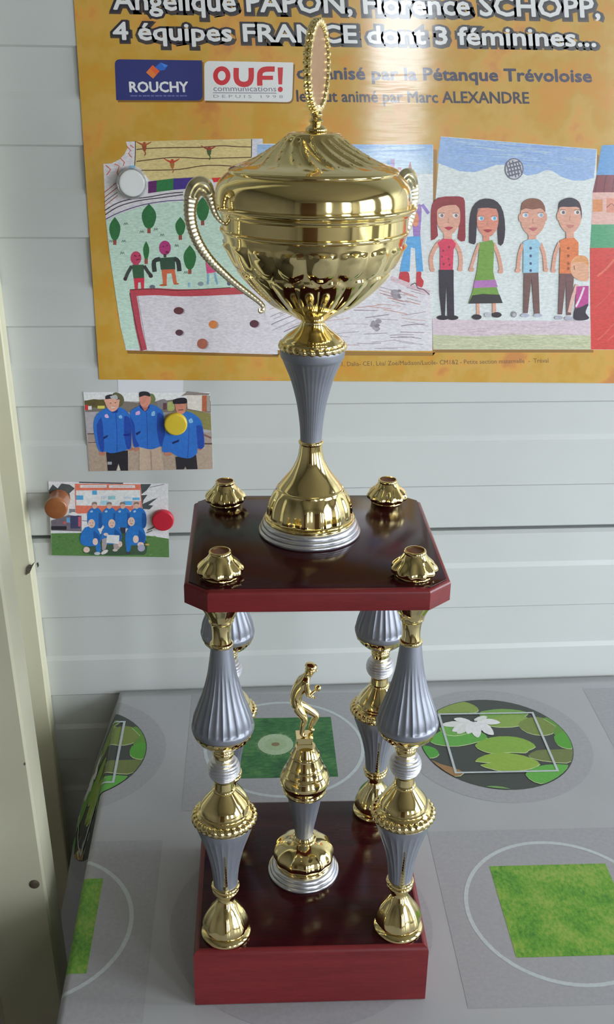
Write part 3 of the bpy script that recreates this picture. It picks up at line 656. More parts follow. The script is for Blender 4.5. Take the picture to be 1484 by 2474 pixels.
def skin_body():
    J = {}; E = []
    def j(nm, x, y, z, r, par=None):
        J[nm] = (len(J), (x/1000, y/1000, z/1000), r/1000)
        if par: E.append((J[par][0], J[nm][0]))
    j('pelvis', -9.6, 0, 164.5, 4.5)
    j('belly', -8.2, 0, 171.5, 4.2, 'pelvis'); j('chest', -4.0, 0, 180, 5.4, 'belly'); j('nape', -1.2, 0, 186.6, 2.7, 'chest')
    j('neck', 0.6, 0, 189.0, 1.9, 'nape'); j('skull', 3.0, 0, 193.2, 4.1, 'neck'); j('crown', 3.0, 0, 196.0, 3.4, 'skull')
    for s, k, an, toe in ((-1, (-1.6, 151.2), (-3.6, 137.0), 3.2), (1, (8.6, 149.5), (3.4, 137.2), 9.6)):
        a = str(s); y = 2.9*s
        j('hip'+a, -7.6, y, 162.4, 3.7, 'pelvis'); j('thigh'+a, (-7.6+k[0])/2, y*1.2, (162.4+k[1])/2+0.6, 3.1, 'hip'+a)
        j('knee'+a, k[0]+0.8, y*1.25, k[1], 2.5, 'thigh'+a); j('calf'+a, (k[0]+an[0])/2+0.2, y*1.2, (k[1]+an[1])/2+1.2, 2.2, 'knee'+a)
        j('ankle'+a, an[0], y*1.15, an[1], 1.5, 'calf'+a); j('toe'+a, an[0]+4.0, y*1.3, an[1]-1.6, 1.3, 'ankle'+a)
    for s, el, ha_ in ((-1, (1.2, -7.2, 173.8), (6.6, -5.4, 178.4)), (1, (1.4, 7.0, 172.6), (5.8, 5.2, 165.0))):
        a = str(s)
        j('shoulder'+a, -0.8, 5.0*s, 184.2, 2.3, 'nape'); j('elbow'+a, *el, 1.6, 'shoulder'+a); j('wrist'+a, *[(p*0.2+q*0.8) for p, q in zip(el, ha_)], 1.1, 'elbow'+a); j('palm'+a, *ha_, 1.3, 'wrist'+a)
    me = bpy.data.meshes.new('player'); me.from_pydata([v[1] for v in J.values()], E, []); me.materials.append(MAT['gold'])
    o = bpy.data.objects.new('player', me); C.objects.link(o)
    sk = o.modifiers.new('skin', 'SKIN'); sk.use_smooth_shade = True
    for i, v in enumerate(J.values()):
        me.skin_vertices[0].data[i].radius = (v[2]*1.22, v[2]*1.22); me.skin_vertices[0].data[i].use_root = (i == 0)
    ss = o.modifiers.new('sub', 'SUBSURF'); ss.levels = 2; ss.render_levels = 2
    return o
pl = skin_body(); pl.parent = fig
hd = lambda mb, nm, loc: place(mb, pl, nm, 'gold', loc)
def ball(r, n=20):
    return lathe([[(r*math.sin(a), max(0.02, r*math.cos(a))) for a in [-PI/2+PI*i/12 for i in range(13)]]], n, 1)
hd(ball(2.6), 'boule', (0.0085, -0.0050, 0.1802))
hd(ball(0.75, 10), 'nose', (0.0075, 0, 0.1925))
for s in (-1, 1): hd(ball(0.8, 10), 'ear', (0.0028, 0.0046*s, 0.1932))
cpm = lathe([[(0, 4.9), (1.2, 4.6), (2.4, 3.2), (3.0, 0.6)]], 24); hd(cpm, 'flat_cap', (0.0034, 0, 0.1964)).rotation_euler = (0, 0.25, 0)
for s, hp in ((-1, (6.6, -5.4, 178.4)), (1, (5.8, 5.2, 165.0))):
    for k in range(5):
        fm = MB(); V = []; F = []
        yy = (k-1.5)*0.55 if k < 4 else -1.3*s
        pts = [(0.2, yy, 0.2), (1.3+0.1*(k % 2), yy*1.15, 0.4*(-s)), (2.1-0.2*abs(k-1.5), yy*1.1, -s*(-0.4))] if k < 4 else [(0, yy*0.8, 0.3), (0.8, yy*1.2, 0.9), (1.5, yy, 1.2)]
        for a, q in enumerate(catmull(pts, 3)):
            r = 0.42-0.03*a
            V += [((hp[0]+q[0])/1000, (hp[1]+q[1]+r*math.cos(2*PI*b_/6))/1000, (hp[2]+q[2]+r*math.sin(2*PI*b_/6))/1000) for b_ in range(6)]
            if a: F += [[(a-1)*6+b_, (a-1)*6+(b_+1) % 6, a*6+(b_+1) % 6, a*6+b_] for b_ in range(6)]
        F += [list(range(6))[::-1], [len(V)-6+b_ for b_ in range(6)]]
        fm.add(V, F); place(fm, pl, 'finger' if k < 4 else 'thumb', 'gold')
#--PRINTS--
# ------------------------------------------------------------------ flat print on paper (poster, photographs)
def glyphs(s, offset):
    cu = bpy.data.curves.new('lettering', 'FONT'); cu.body = s; cu.size = 1.0; cu.offset = offset; cu.resolution_u = 2
    o = bpy.data.objects.new('lettering', cu); C.objects.link(o)
    dg = bpy.context.evaluated_depsgraph_get(); me = bpy.data.meshes.new_from_object(o.evaluated_get(dg))
    V = [(v.co.x, v.co.y) for v in me.vertices]; F = [list(p.vertices) for p in me.polygons]
    bpy.data.objects.remove(o); bpy.data.curves.remove(cu); bpy.data.meshes.remove(me); return V, F
CAPH = max(y for _, y in glyphs('H', 0)[0])
class Print:
    """flat ink shapes on a wall paper; outlines given where the photo shows them (crop scale k, corner x0, y0)"""
    def __init__(s, off, k=1.0, x0=0, y0=0, step=0.000004): s.mb = MB(); s.off = off; s.k = k; s.x0 = x0; s.y0 = y0; s.step = step
    def w(s, x, y): return on_wall(s.x0+x/s.k, s.y0+y/s.k, s.off)
    def poly(s, pts, c):
        t3 = tessellate_polygon([[Vector((x, -y, 0)) for x, y in pts]]); F = []
        for t in t3:
            a, b, d = (pts[i] for i in t)
            ar = (b[0]-a[0])*(d[1]-a[1])-(d[0]-a[0])*(b[1]-a[1])
            F.append(list(t) if ar < 0 else list(t)[::-1])
        s.mb.add([s.w(*p) for p in pts], F, alb(c)); s.off += s.step
    def rect(s, x0, y0, x1, y1, c): s.poly([(x0, y0), (x1, y0), (x1, y1), (x0, y1)], c)
    def ell(s, cx, cy, rx, ry, c, n=26, rot=0.0):
        s.poly([(cx+rx*math.cos(2*PI*i/n)*math.cos(rot)-ry*math.sin(2*PI*i/n)*math.sin(rot), cy+rx*math.cos(2*PI*i/n)*math.sin(rot)+ry*math.sin(2*PI*i/n)*math.cos(rot)) for i in range(n)], c)
    def line(s, pts, wd, c, sm=4, taper=False):
        q = catmull([tuple(map(float, p)) for p in pts], sm) if len(pts) > 2 else pts
        L = []; R = []; n = len(q)
        for i in range(n):
            a = q[max(i-1, 0)]; b = q[min(i+1, n-1)]; dx, dy = b[0]-a[0], b[1]-a[1]; d = math.hypot(dx, dy) or 1
            h = wd/2*((1-0.7*i/(n-1)) if taper else 1)
            L.append((q[i][0]-dy/d*h, q[i][1]+dx/d*h)); R.append((q[i][0]+dy/d*h, q[i][1]-dx/d*h))
        V = [s.w(*p) for p in L]+[s.w(*p) for p in R]
        s.mb.add(V, [[i, i+1, n+i+1, n+i] for i in range(n-1)], alb(c)); s.off += s.step
    def blob(s, pts, c, k=4): s.poly(catmull([tuple(map(float, p)) for p in pts]+[tuple(map(float, pts[0]))], k)[:-1], c)
    def shade(s, x0, y0, x1, y1, c0, c1, n=10):
        for i in range(n):
            t = i/(n-1); s.poly([(x0, y0+(y1-y0)*i/n), (x1, y0+(y1-y0)*i/n), (x1, y0+(y1-y0)*(i+1)/n), (x0, y0+(y1-y0)*(i+1)/n)], [a+(b-a)*t for a, b in zip(c0, c1)]); s.off -= s.step
        s.off += s.step
    def text(s, body, p0, p1, cap, c, offset=0.0, dx=0, dy=0, lean=-0.068, bold=0.0):
        V0, _ = glyphs(body, 0); x0 = min(v[0] for v in V0); x1 = max(v[0] for v in V0)
        V, F = glyphs(body, offset); pts = []
        for x, y in V:
            t = (x-x0)/(x1-x0); h = y/CAPH*cap
            pts.append(s.w(p0[0]+(p1[0]-p0[0])*t+lean*h+dx, p0[1]+(p1[1]-p0[1])*t-h+dy))
        s.mb.add(pts, F, alb(c)); s.off += s.step
        if bold:
            for k in range(6): s.text(body, p0, p1, cap, c, offset, dx+bold*math.cos(k*PI/3), dy+bold*math.sin(k*PI/3), lean)
    def build(s, name, mat, parent): return s.mb.build(name, mat, parent)

def sheet(name, corners, off, th, mat, parent=None, org=None, n=1):
    """thin sheet of paper with its four corners (top left, top right, bottom right, bottom left)"""
    q = [on_wall(x, y, off) for x, y in corners]; b = [p+Vector((0, th, 0)) for p in q]
    mb = MB(); mb.add(q+b, [[3, 2, 1, 0], [4, 5, 6, 7], [0, 1, 5, 4], [1, 2, 6, 5], [2, 3, 7, 6], [3, 0, 4, 7]])
    return mb.build(name, mat, parent, org=org)

# ---- poster
B0 = 0.0009                                    # front face of the poster paper in front of the wall
porg = on_wall(900, 926, 0)
pos = thing('poster', 'large golden French event poster with children\'s drawings, fixed on the ribbed wall', 'poster', tuple(porg))
sheet('paper', [(166, -180), (1790, -170), (1768, 928), (240, 917)], B0, 0.0006, 'poster', pos)
INK = B0+0.00006
INK_D = (38, 36, 44); LET = (206, 208, 222)
p = Print(INK)
for body, a, b, cap in (("Angélique PAPON, Florence SCHOPP,", (275, 22), (1450, 42), 47), ("4 équipes FRANCE dont 3 féminines...", (275, 95), (1440, 112), 41)):
    p.text(body, a, b, cap, (58, 52, 50), 0.13, 2, 3); p.off += 0.000006
    p.text(body, a, b, cap, INK_D, 0.105); p.off += 0.00001
    p.text(body, a, b, cap, LET, 0.0, bold=1.7)
p.build('headline_lettering', 'poster_ink', pos)
p = Print(INK); NAVY = (46, 44, 70)
p.text("organisé par la Pétanque Trévoloise", (719, 190), (1430, 198), 29, NAVY, 0.0, bold=1.5)
p.text("le tout animé par Marc ALEXANDRE", (718, 245), (1279, 250), 27, (42, 38, 54), 0.0, bold=0.9)
p.build('subtitle_lettering', 'poster_ink', pos)
def rounded(q, r, corners):
    out = []; n = len(q)
    for i in range(n):
        a, b, d = Vector(q[i-1]), Vector(q[i]), Vector(q[(i+1) % n])
        if i in corners:
            u = (a-b).normalized()*r; v = (d-b).normalized()*r
            for k in range(6):
                t = k/5; out.append(tuple((b+u)*(1-t)**2+b*2*t*(1-t)+(b+v)*t**2))
        else: out.append(tuple(b))
    return out
p = Print(INK)
p.poly(rounded([(281, 147), (492, 150), (494, 247), (285, 247)], 14, (0, 2)), (120, 84, 30))
p.poly(rounded([(277, 143), (488, 146), (490, 243), (281, 242)], 14, (0, 2)), (38, 46, 104))
p.poly([(353, 175), (369, 157), (386, 172), (370, 190)], (206, 84, 42)); p.poly([(353, 175), (362, 165), (378, 181), (370, 190)], (222, 110, 50))
p.poly([(374, 163), (388, 151), (406, 158), (398, 169), (388, 171)], (40, 92, 176)); p.poly([(388, 151), (406, 158), (398, 163)], (58, 120, 200))
p.text("ROUCHY", (314, 222), (455, 222), 24, (206, 210, 226), 0.0, bold=1.1)
for i in range(14): p.rect(315+i*10, 230, 315+i*10+(7 if i % 3 else 9), 233, (96, 104, 150))
p.build('blue_sponsor_panel', 'poster_ink', pos)['label'] = 'navy blue sponsor panel reading ROUCHY'
p = Print(INK)
p.poly(rounded([(498, 152), (713, 156), (709, 251), (497, 248)], 14, (0, 2)), (120, 84, 30))
p.poly(rounded([(494, 147), (709, 151), (706, 247), (494, 243)], 14, (0, 2)), (206, 208, 224))
RED = (182, 38, 48)
p.ell(536, 183, 21, 23, RED); p.ell(536, 183, 9.5, 11.5, (206, 208, 224))
p.line([(571, 164), (571, 188), (577, 200), (590, 204), (602, 200), (607, 188), (607, 164)], 13, RED)
p.line([(628, 207), (628, 180), (634, 170), (646, 167), (664, 167)], 13, RED); p.line([(630, 188), (660, 188)], 10, RED, 1)
p.poly([(671, 163), (684, 163), (682, 204), (673, 204)], RED); p.ell(677.5, 216, 6, 6.5, RED)
p.text("communications", (516, 220), (668, 221), 13, (104, 100, 116), 0.0)
p.line([(515, 224), (668, 225)], 1.6, (104, 100, 116), 1)
p.text("D E P U I S   1 9 9 8", (516, 236), (684, 237), 7, (130, 126, 138), 0.0)
p.build('white_sponsor_panel', 'poster_ink', pos)['label'] = 'white sponsor panel reading OUF! in red'
p = Print(INK)
p.text("Jasmine- CE1, Dalia- CE1, Léa/ Zoé/Madison/Lucile- CM1&2 - Petite section maternelle  -  Tréval", (752, 886), (1326, 876), 10.5, (104, 78, 50), 0.0)
p.build('credit_line', 'poster_ink', pos)

# ---- drawing 1: two players on a green with trees (crop of the photo: corner 200, 320, scale 2.968)
K = dict(k=2.968, x0=200, y0=320)
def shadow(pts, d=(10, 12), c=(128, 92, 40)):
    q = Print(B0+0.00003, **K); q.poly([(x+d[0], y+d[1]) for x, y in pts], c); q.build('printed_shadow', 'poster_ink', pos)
D1 = [(310, 66), (1290, 44), (1320, 700), (1400, 1592), (310, 1562), (270, 1390), (225, 1090), (190, 850), (166, 640), (148, 225), (205, 222), (262, 195), (300, 155), (322, 110)]
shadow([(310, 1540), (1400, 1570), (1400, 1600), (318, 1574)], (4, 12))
p = Print(B0+0.00008, **K)
p.poly(D1, (198, 194, 198))
p.poly([(378, 64), (1210, 47), (1208, 330), (480, 345), (420, 262), (374, 240)], (196, 178, 124))
p.poly([(1222, 47), (1290, 45), (1300, 330), (1214, 330)], (190, 190, 214))
BR = (84, 60, 42)
p.line([(385, 122), (520, 112), (700, 108), (850, 106), (1000, 95), (1100, 102), (1210, 104)], 7, BR)
p.line([(385, 208), (600, 182), (730, 180), (850, 187), (1000, 184), (1210, 178)], 7, BR)
p.line([(420, 272), (560, 270), (700, 264), (850, 240), (960, 236), (1080, 242)], 7, BR)
p.line([(377, 62), (377, 150), (372, 245)], 6, (60, 56, 60)); p.line([(1212, 47), (1210, 180)], 7, (90, 80, 70), 1)
# bird-like figures between the wires
for cx, cy, c1, c2 in ((440, 92, (158, 78, 44), (140, 70, 40)), (640, 215, (176, 62, 46), (150, 96, 50)), (905, 122, (140, 60, 50), (64, 86, 52))):
    p.blob([(cx-18, cy-10), (cx+16, cy-10), (cx+12, cy+38), (cx-8, cy+36)], c2)
    p.line([(cx, cy), (cx-34, cy-14), (cx-58, cy-28)], 15, c1, 4, True); p.line([(cx, cy), (cx+30, cy-12), (cx+54, cy-26)], 15, c1, 4, True)
    p.line([(cx-4, cy+30), (cx+10, cy+58), (cx+2, cy+74)], 8, c2); p.ell(cx+2, cy-14, 11, 11, c1)
# red zigzags and fan of crayon lines at the left
p.line([(165, 235), (200, 265), (172, 305)], 7, (196, 92, 70), 1); p.line([(228, 225), (262, 240), (246, 290), (258, 312)], 7, (196, 92, 70), 1)
p.line([(270, 185), (300, 215), (290, 240)], 6, (196, 92, 70), 1); p.line([(318, 100), (345, 130), (328, 150), (352, 180)], 6, (196, 92, 70), 1); p.line([(340, 90), (366, 110)], 6, (196, 92, 70), 1)
p.blob([(330, 240), (372, 236), (374, 250), (350, 262)], (110, 168, 210))
for y0, y1, c in ((430, 352, (150, 70, 64)), (468, 392, (150, 70, 64)), (500, 428, (90, 76, 80)), (528, 452, (150, 80, 74))):
    p.line([(154, y0), (200, y0-36), (250, y1)], 5, c)
# coloured band and the white lane
p.poly([(470, 352), (532, 344), (528, 428), (470, 436)], (88, 38, 92)); p.poly([(532, 344), (652, 330), (650, 412), (528, 428)], (44, 112, 66))
p.poly([(652, 330), (800, 322), (792, 400), (650, 412)], (64, 48, 124)); p.poly([(925, 326), (1000, 322), (990, 352), (940, 358)], (196, 54, 50))
DK = (60, 54, 62)
for q in ([(158, 560), (240, 510), (340, 480), (480, 462), (600, 440), (720, 428)], [(162, 590), (260, 530), (400, 490), (560, 468), (720, 446)]): p.line(q, 7, DK)
p.blob([(168, 632), (260, 585), (420, 530), (600, 500), (780, 490), (1000, 500), (1180, 560), (1200, 1130), (780, 1130), (420, 1140), (345, 1150), (350, 1250), (392, 1400), (430, 1555), (312, 1552), (270, 1390), (225, 1090), (190, 850)], (176, 200, 186), 1)
p.line([(166, 622), (260, 575), (420, 522), (600, 492), (800, 482)], 6, (70, 64, 110))
# trees
GR = (44, 104, 60)
for cx, cy, rx, ry in ((230, 690, 40, 84), (475, 600, 52, 90), (700, 672, 36, 66), (455, 845, 22, 66), (768, 895, 45, 88), (860, 548, 46, 86)):
    p.rect(cx-12, cy+ry-8, cx+12, cy+ry+32, (140, 72, 62))
    p.blob([(cx, cy-ry), (cx+rx*0.8, cy-ry*0.45), (cx+rx, cy+ry*0.1), (cx+rx*0.6, cy+ry*0.8), (cx, cy+ry), (cx-rx*0.6, cy+ry*0.8), (cx-rx, cy+ry*0.1), (cx-rx*0.8, cy-ry*0.45)], GR)
for cx, cy in ((310, 655), (570, 735), (285, 865), (675, 812), (205, 780), (295, 780), (425, 712), (525, 695), (740, 1005)):
    p.line([(cx-14, cy+10), (cx-8, cy-8), (cx, cy+6), (cx+6, cy-8), (cx+14, cy+8)], 4, (88, 108, 94))
# the players: pink heads, green jumpers, red and orange legs
PK = (176, 62, 92)
p.ell(382, 900, 39, 48, PK); p.rect(360, 940, 402, 960, PK); p.poly([(352, 950), (438, 948), (440, 1046), (364, 1046)], (52, 86, 62))
p.line([(352, 958), (322, 1010), (304, 1055)], 24, (62, 70, 66)); p.line([(440, 956), (468, 1000), (494, 1030)], 24, (58, 58, 60)); p.ell(305, 1050, 13, 14, (60, 44, 52)); p.ell(488, 1030, 15, 13, (60, 44, 52))
p.poly([(366, 1046), (442, 1042), (440, 1124), (420, 1126), (416, 1075), (398, 1076), (396, 1130), (374, 1130)], (190, 50, 70))
p.line([(368, 880), (385, 890)], 6, (90, 30, 50), 1); p.line([(400, 885), (412, 880)], 6, (90, 30, 50), 1); p.line([(382, 915), (410, 908)], 6, (90, 30, 50), 1)
p.ell(590, 828, 42, 52, (160, 52, 110)); p.rect(580, 870, 600, 896, (70, 60, 60)); p.poly([(552, 900), (660, 893), (664, 984), (560, 984)], (48, 74, 60))
p.line([(556, 908), (512, 925), (516, 1000)], 32, (46, 58, 54), 3); p.line([(655, 905), (684, 925), (694, 995)], 32, (46, 52, 52), 3)
p.poly([(566, 984), (660, 980), (676, 1080), (650, 1082), (638, 1010), (604, 1012), (602, 1085), (578, 1088)], (190, 96, 66))
p.blob([(600, 1080), (560, 1090), (552, 1100), (600, 1100)], (176, 92, 56)); p.blob([(655, 1075), (690, 1082), (684, 1090), (655, 1090)], (176, 92, 56))
p.line([(575, 815), (583, 822)], 7, (90, 30, 60), 1); p.line([(600, 812), (612, 808)], 7, (90, 30, 60), 1); p.ell(605, 858, 12, 8, (110, 30, 60))
p.ell(892, 882, 18, 24, PK); p.poly([(880, 920), (945, 912), (955, 1002), (892, 1012)], (196, 74, 120)); p.line([(902, 1012), (898, 1090)], 13, (118, 160, 186), 1); p.line([(948, 1008), (966, 1090)], 13, (118, 160, 186), 1)
p.line([(765, 1075), (765, 1112)], 14, (138, 176, 200), 1); p.ell(848, 1085, 20, 16, (130, 140, 150)); p.ell(500, 1108, 20, 15, (96, 104, 112)); p.ell(1050, 1080, 14, 18, (84, 78, 110))
# red edging and the pitch with balls
p.poly([(395, 1168), (1140, 1148), (1250, 1270), (1330, 1330), (1385, 1592), (462, 1566)], (198, 192, 198))
p.line([(340, 1150), (520, 1142), (700, 1150), (900, 1146), (1150, 1134)], 50, (172, 64, 74)); p.line([(358, 1150), (380, 1270), (400, 1400), (438, 1562)], 46, (168, 66, 80))
p.line([(340, 1128), (520, 1122), (700, 1132), (1060, 1112)], 5, (70, 40, 46)); p.line([(338, 1150), (358, 1270), (392, 1430), (424, 1562)], 5, (80, 46, 52))
for cx, cy, rx, ry, c in ((688, 1278, 36, 26, (92, 50, 54)), (935, 1377, 32, 29, (196, 120, 68)), (1230, 1372, 33, 27, (84, 48, 58)), (692, 1435, 28, 22, (80, 52, 64)), (858, 1515, 38, 37, (158, 92, 76))):
    p.ell(cx+10, cy+4, rx, ry, (160, 150, 158)); p.ell(cx, cy, rx, ry, c)
p.build('printed_drawing', 'crayon', pos)['label'] = 'printed drawing of two players and trees beside a red edged pitch'

# ---- drawing 2: sky and a white sandy ground, partly behind the cup
K = dict(k=1.0, x0=0, y0=0)
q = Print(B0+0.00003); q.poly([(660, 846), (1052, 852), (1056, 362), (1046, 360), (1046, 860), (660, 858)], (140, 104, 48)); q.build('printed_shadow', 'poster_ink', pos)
p = Print(B0+0.00016)
p.poly([(622, 347), (1047, 350), (1045, 848), (646, 846)], (204, 204, 212))
p.shade(622, 349, 1046, 420, (134, 164, 208), (172, 190, 216), 8)
for i in range(40):
    y = random.uniform(352, 418); x = random.uniform(630, 960); p.line([(x, y), (x+40, y+random.uniform(-3, 3)), (x+80, y+random.uniform(-3, 3))], 1.6, random.choice([(120, 152, 204), (160, 184, 218), (180, 198, 222)]), 2)
p.rect(936, 387, 944, 412, (106, 150, 196)); p.rect(944, 384, 954, 412, (150, 120, 168)); p.poly([(986, 411), (992, 390), (996, 411)], (150, 66, 84)); p.rect(962, 404, 970, 412, (176, 120, 140)); p.poly([(1018, 424), (1031, 424), (1029, 430), (1020, 430)], (206, 60, 84))
p.blob([(905, 425), (940, 412), (980, 412), (1020, 424), (1040, 440), (1040, 600), (905, 600)], (196, 200, 204), 2)
p.blob([(996, 505), (1018, 495), (1016, 560), (1015, 576), (1000, 578)], (140, 104, 168)); p.line([(1020, 494), (1036, 516)], 8, (132, 108, 176), 1); p.ell(1004, 530, 8, 18, (206, 122, 86))
p.poly([(984, 572), (1016, 570), (1023, 656), (1007, 656), (1003, 600), (993, 598), (990, 656), (966, 656), (975, 610)], (84, 150, 206))
p.blob([(967, 657), (986, 657), (990, 672), (988, 684), (970, 688), (964, 674)], (176, 48, 58)); p.blob([(1007, 657), (1018, 657), (1018, 670), (1024, 680), (1020, 694), (1008, 696), (1006, 676)], (176, 48, 58))
p.blob([(640, 846), (640, 740), (760, 700), (900, 660), (945, 672), (1038, 706), (1045, 846)], (200, 196, 210), 1)
p.line([(945, 672), (990, 690), (1038, 708)], 12, (192, 168, 176)); p.line([(992, 690), (1004, 684), (1010, 696), (1024, 700), (1038, 712)], 2, (70, 64, 70))
for i in range(46):
    x = random.uniform(650, 980); y = random.uniform(735, 842); s_ = -0.45 if x < 720 else random.uniform(-0.15, 0.2)
    p.line([(x, y), (x+26, y+26*s_), (x+58, y+58*s_+random.uniform(-3, 3))], random.uniform(1.0, 2.2), random.choice([(150, 132, 140), (168, 156, 168), (178, 140, 136), (130, 120, 130)]), 3)
for i in range(16):
    x = random.uniform(915, 1000); y = random.uniform(692, 730); p.line([(x, y), (x+34, y+9)], 1.4, random.choice([(150, 130, 140), (174, 120, 110)]), 1)
for cx, cy in ((958, 708), (909, 785)):
    for i in range(9): p.ell(cx+random.uniform(-7, 7), cy+random.uniform(-11, 11), random.uniform(5, 9), random.uniform(3, 7), random.choice([(142, 134, 144), (120, 110, 120), (156, 148, 158)]), 10)
p.build('printed_drawing', 'crayon', pos)['label'] = 'printed drawing with blue sky over white crayon ground'

# ---- drawing 3: four people under a ball (crop corner 984, 320, scale 2.968)
K = dict(k=2.968, x0=984, y0=320)
D3 = [(242, 28), (1362, 120), (1318, 1556), (186, 1556), (168, 900)]
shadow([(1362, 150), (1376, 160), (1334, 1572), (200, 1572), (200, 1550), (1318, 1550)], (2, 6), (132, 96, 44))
p = Print(B0+0.00008, **K)
p.poly(D3, (196, 202, 206))
SKY = (136, 162, 206)
p.blob([(240, 32), (800, 76), (1358, 122), (1340, 325), (1270, 345), (1190, 345), (1110, 320), (1040, 275), (1000, 268), (930, 298), (860, 310), (800, 280), (720, 232), (640, 232), (560, 262), (480, 285), (380, 278), (216, 218)], SKY, 1)
for i in range(70):
    x = random.uniform(250, 1150); t = (x-240)/1120; y = random.uniform(50+70*t, 205+70*t); p.line([(x, y), (x+70, y+random.uniform(0, 12)), (x+150, y+random.uniform(4, 20))], random.uniform(3, 8), random.choice([(120, 148, 200), (150, 174, 212), (164, 184, 216), (130, 158, 206)]), 2)
# the netted ball
p.ell(767, 262, 68, 78, (96, 92, 104)); p.ell(767, 262, 60, 70, (176, 178, 188))
for dx in (-42, -20, 2, 24, 46): p.line([(767+dx-14, 262-62+abs(dx)*0.4), (767+dx*1.05, 262), (767+dx+10, 262+62-abs(dx)*0.4)], 10, (92, 90, 104))
for dy in (-44, -16, 12, 40): p.line([(767-54+abs(dy)*0.3, 262+dy+12), (767, 262+dy), (767+54-abs(dy)*0.3, 262+dy-10)], 12, (92, 90, 104))
# ground
p.blob([(180, 1335), (480, 1345), (900, 1350), (1316, 1352), (1317, 1455), (900, 1450), (500, 1465), (184, 1450)], (192, 176, 184), 1)
p.blob([(184, 1450), (500, 1462), (900, 1448), (1317, 1455), (1318, 1554), (186, 1554)], (176, 178, 148), 1)
for i in range(60):
    x = random.uniform(190, 1180); y = random.uniform(1345, 1545); c = random.choice([(182, 164, 172), (200, 184, 190)]) if y < 1450 else random.choice([(164, 168, 134), (188, 188, 160)])
    p.line([(x, y), (x+60, y+random.uniform(-5, 5)), (x+120, y+random.uniform(-6, 6))], random.uniform(3, 8), c, 2)
SK = (198, 146, 128); SK2 = (196, 126, 108)
def face(cx, cy, w, h, sk, eye, lip):
    p.blob([(cx-w, cy-h*0.5), (cx-w*0.95, cy+h*0.35), (cx-w*0.45, cy+h*0.9), (cx, cy+h), (cx+w*0.45, cy+h*0.9), (cx+w*0.95, cy+h*0.35), (cx+w, cy-h*0.5), (cx+w*0.6, cy-h*0.95), (cx-w*0.6, cy-h*0.95)], sk)
    for sx in (-1, 1):
        p.ell(cx+sx*w*0.62, cy-h*0.22, 21, 16, (206, 206, 210)); p.ell(cx+sx*w*0.62+4, cy-h*0.22, 11, 12, eye); p.line([(cx+sx*w*0.62-22, cy-h*0.36), (cx+sx*w*0.62+20, cy-h*0.38)], 4, (120, 84, 74), 1)
    p.line([(cx+2, cy-h*0.05), (cx-4, cy+h*0.22), (cx+8, cy+h*0.25)], 4, (160, 108, 94)); p.blob([(cx-32, cy+h*0.55), (cx, cy+h*0.5), (cx+32, cy+h*0.55), (cx, cy+h*0.72)], lip)
# woman with red hair
HR_ = (132, 34, 46)
p.blob([(172, 775), (170, 620), (178, 520), (225, 468), (330, 458), (404, 468), (416, 540), (418, 700), (414, 778), (362, 760), (370, 620), (220, 600), (222, 740)], HR_, 2)
p.rect(262, 690, 322, 765, SK); face(297, 620, 82, 112, SK, (120, 96, 100), (166, 40, 62))
p.blob([(212, 560), (216, 500), (300, 470), (385, 490), (390, 560), (350, 520), (255, 530)], (126, 36, 44), 2)
p.line([(245, 775), (200, 830), (172, 900), (178, 980)], 30, SK); p.line([(330, 775), (375, 850), (386, 930), (378, 985)], 30, SK); p.ell(182, 985, 17, 16, SK); p.ell(380, 982, 18, 15, SK)
p.poly([(216, 790), (262, 762), (322, 764), (352, 800), (334, 840), (328, 986), (236, 986), (236, 830)], (196, 54, 86))
for a in ((300, 822), (258, 848), (250, 890), (298, 908), (262, 945), (305, 950)): p.ell(*a, 8, 9, (130, 40, 64), 10)
p.poly([(228, 985), (334, 985), (334, 1100), (338, 1320), (290, 1320), (282, 1060), (272, 1320), (250, 1320), (232, 1160)], (44, 38, 52))
p.ell(256, 1328, 42, 17, (40, 34, 44)); p.ell(326, 1328, 42, 17, (40, 34, 44))
# woman with black hair and green dress
BK = (42, 34, 46)
p.blob([(445, 790), (448, 640), (468, 540), (520, 485), (590, 474), (650, 500), (690, 570), (704, 690), (690, 795), (655, 800), (648, 650), (640, 540), (510, 540), (500, 660), (492, 790), (468, 800)], BK, 2)
p.rect(545, 700, 590, 780, SK2); face(577, 640, 76, 108, SK2, (80, 150, 190), (150, 44, 54)); p.blob([(500, 545), (520, 500), (580, 484), (640, 505), (660, 548), (580, 540)], BK, 2)
p.line([(520, 795), (490, 870), (460, 970)], 22, SK); p.line([(618, 795), (655, 880), (676, 985)], 26, SK); p.ell(462, 982, 20, 17, SK); p.ell(672, 996, 18, 17, SK)
p.line([(508, 1220), (510, 1310)], 22, SK, 1); p.line([(624, 1220), (626, 1300)], 26, SK, 1)
p.poly([(520, 790), (560, 782), (612, 772), (625, 800), (618, 1000), (640, 1100), (666, 1180), (684, 1222), (440, 1226), (470, 1140), (500, 1000), (512, 900)], (104, 142, 60))
p.poly([(484, 1062), (634, 1056), (650, 1108), (474, 1116)], (160, 104, 164)); p.poly([(468, 1168), (540, 1158), (664, 1164), (686, 1224), (440, 1228)], (46, 44, 48))
p.ell(500, 1324, 34, 19, (44, 38, 46)); p.ell(642, 1308, 36, 20, (44, 38, 46)); p.ell(580, 1308, 26, 18, (170, 170, 178)); p.ell(766, 1305, 20, 22, (130, 130, 134)); p.ell(770, 1308, 11, 12, (164, 164, 168))
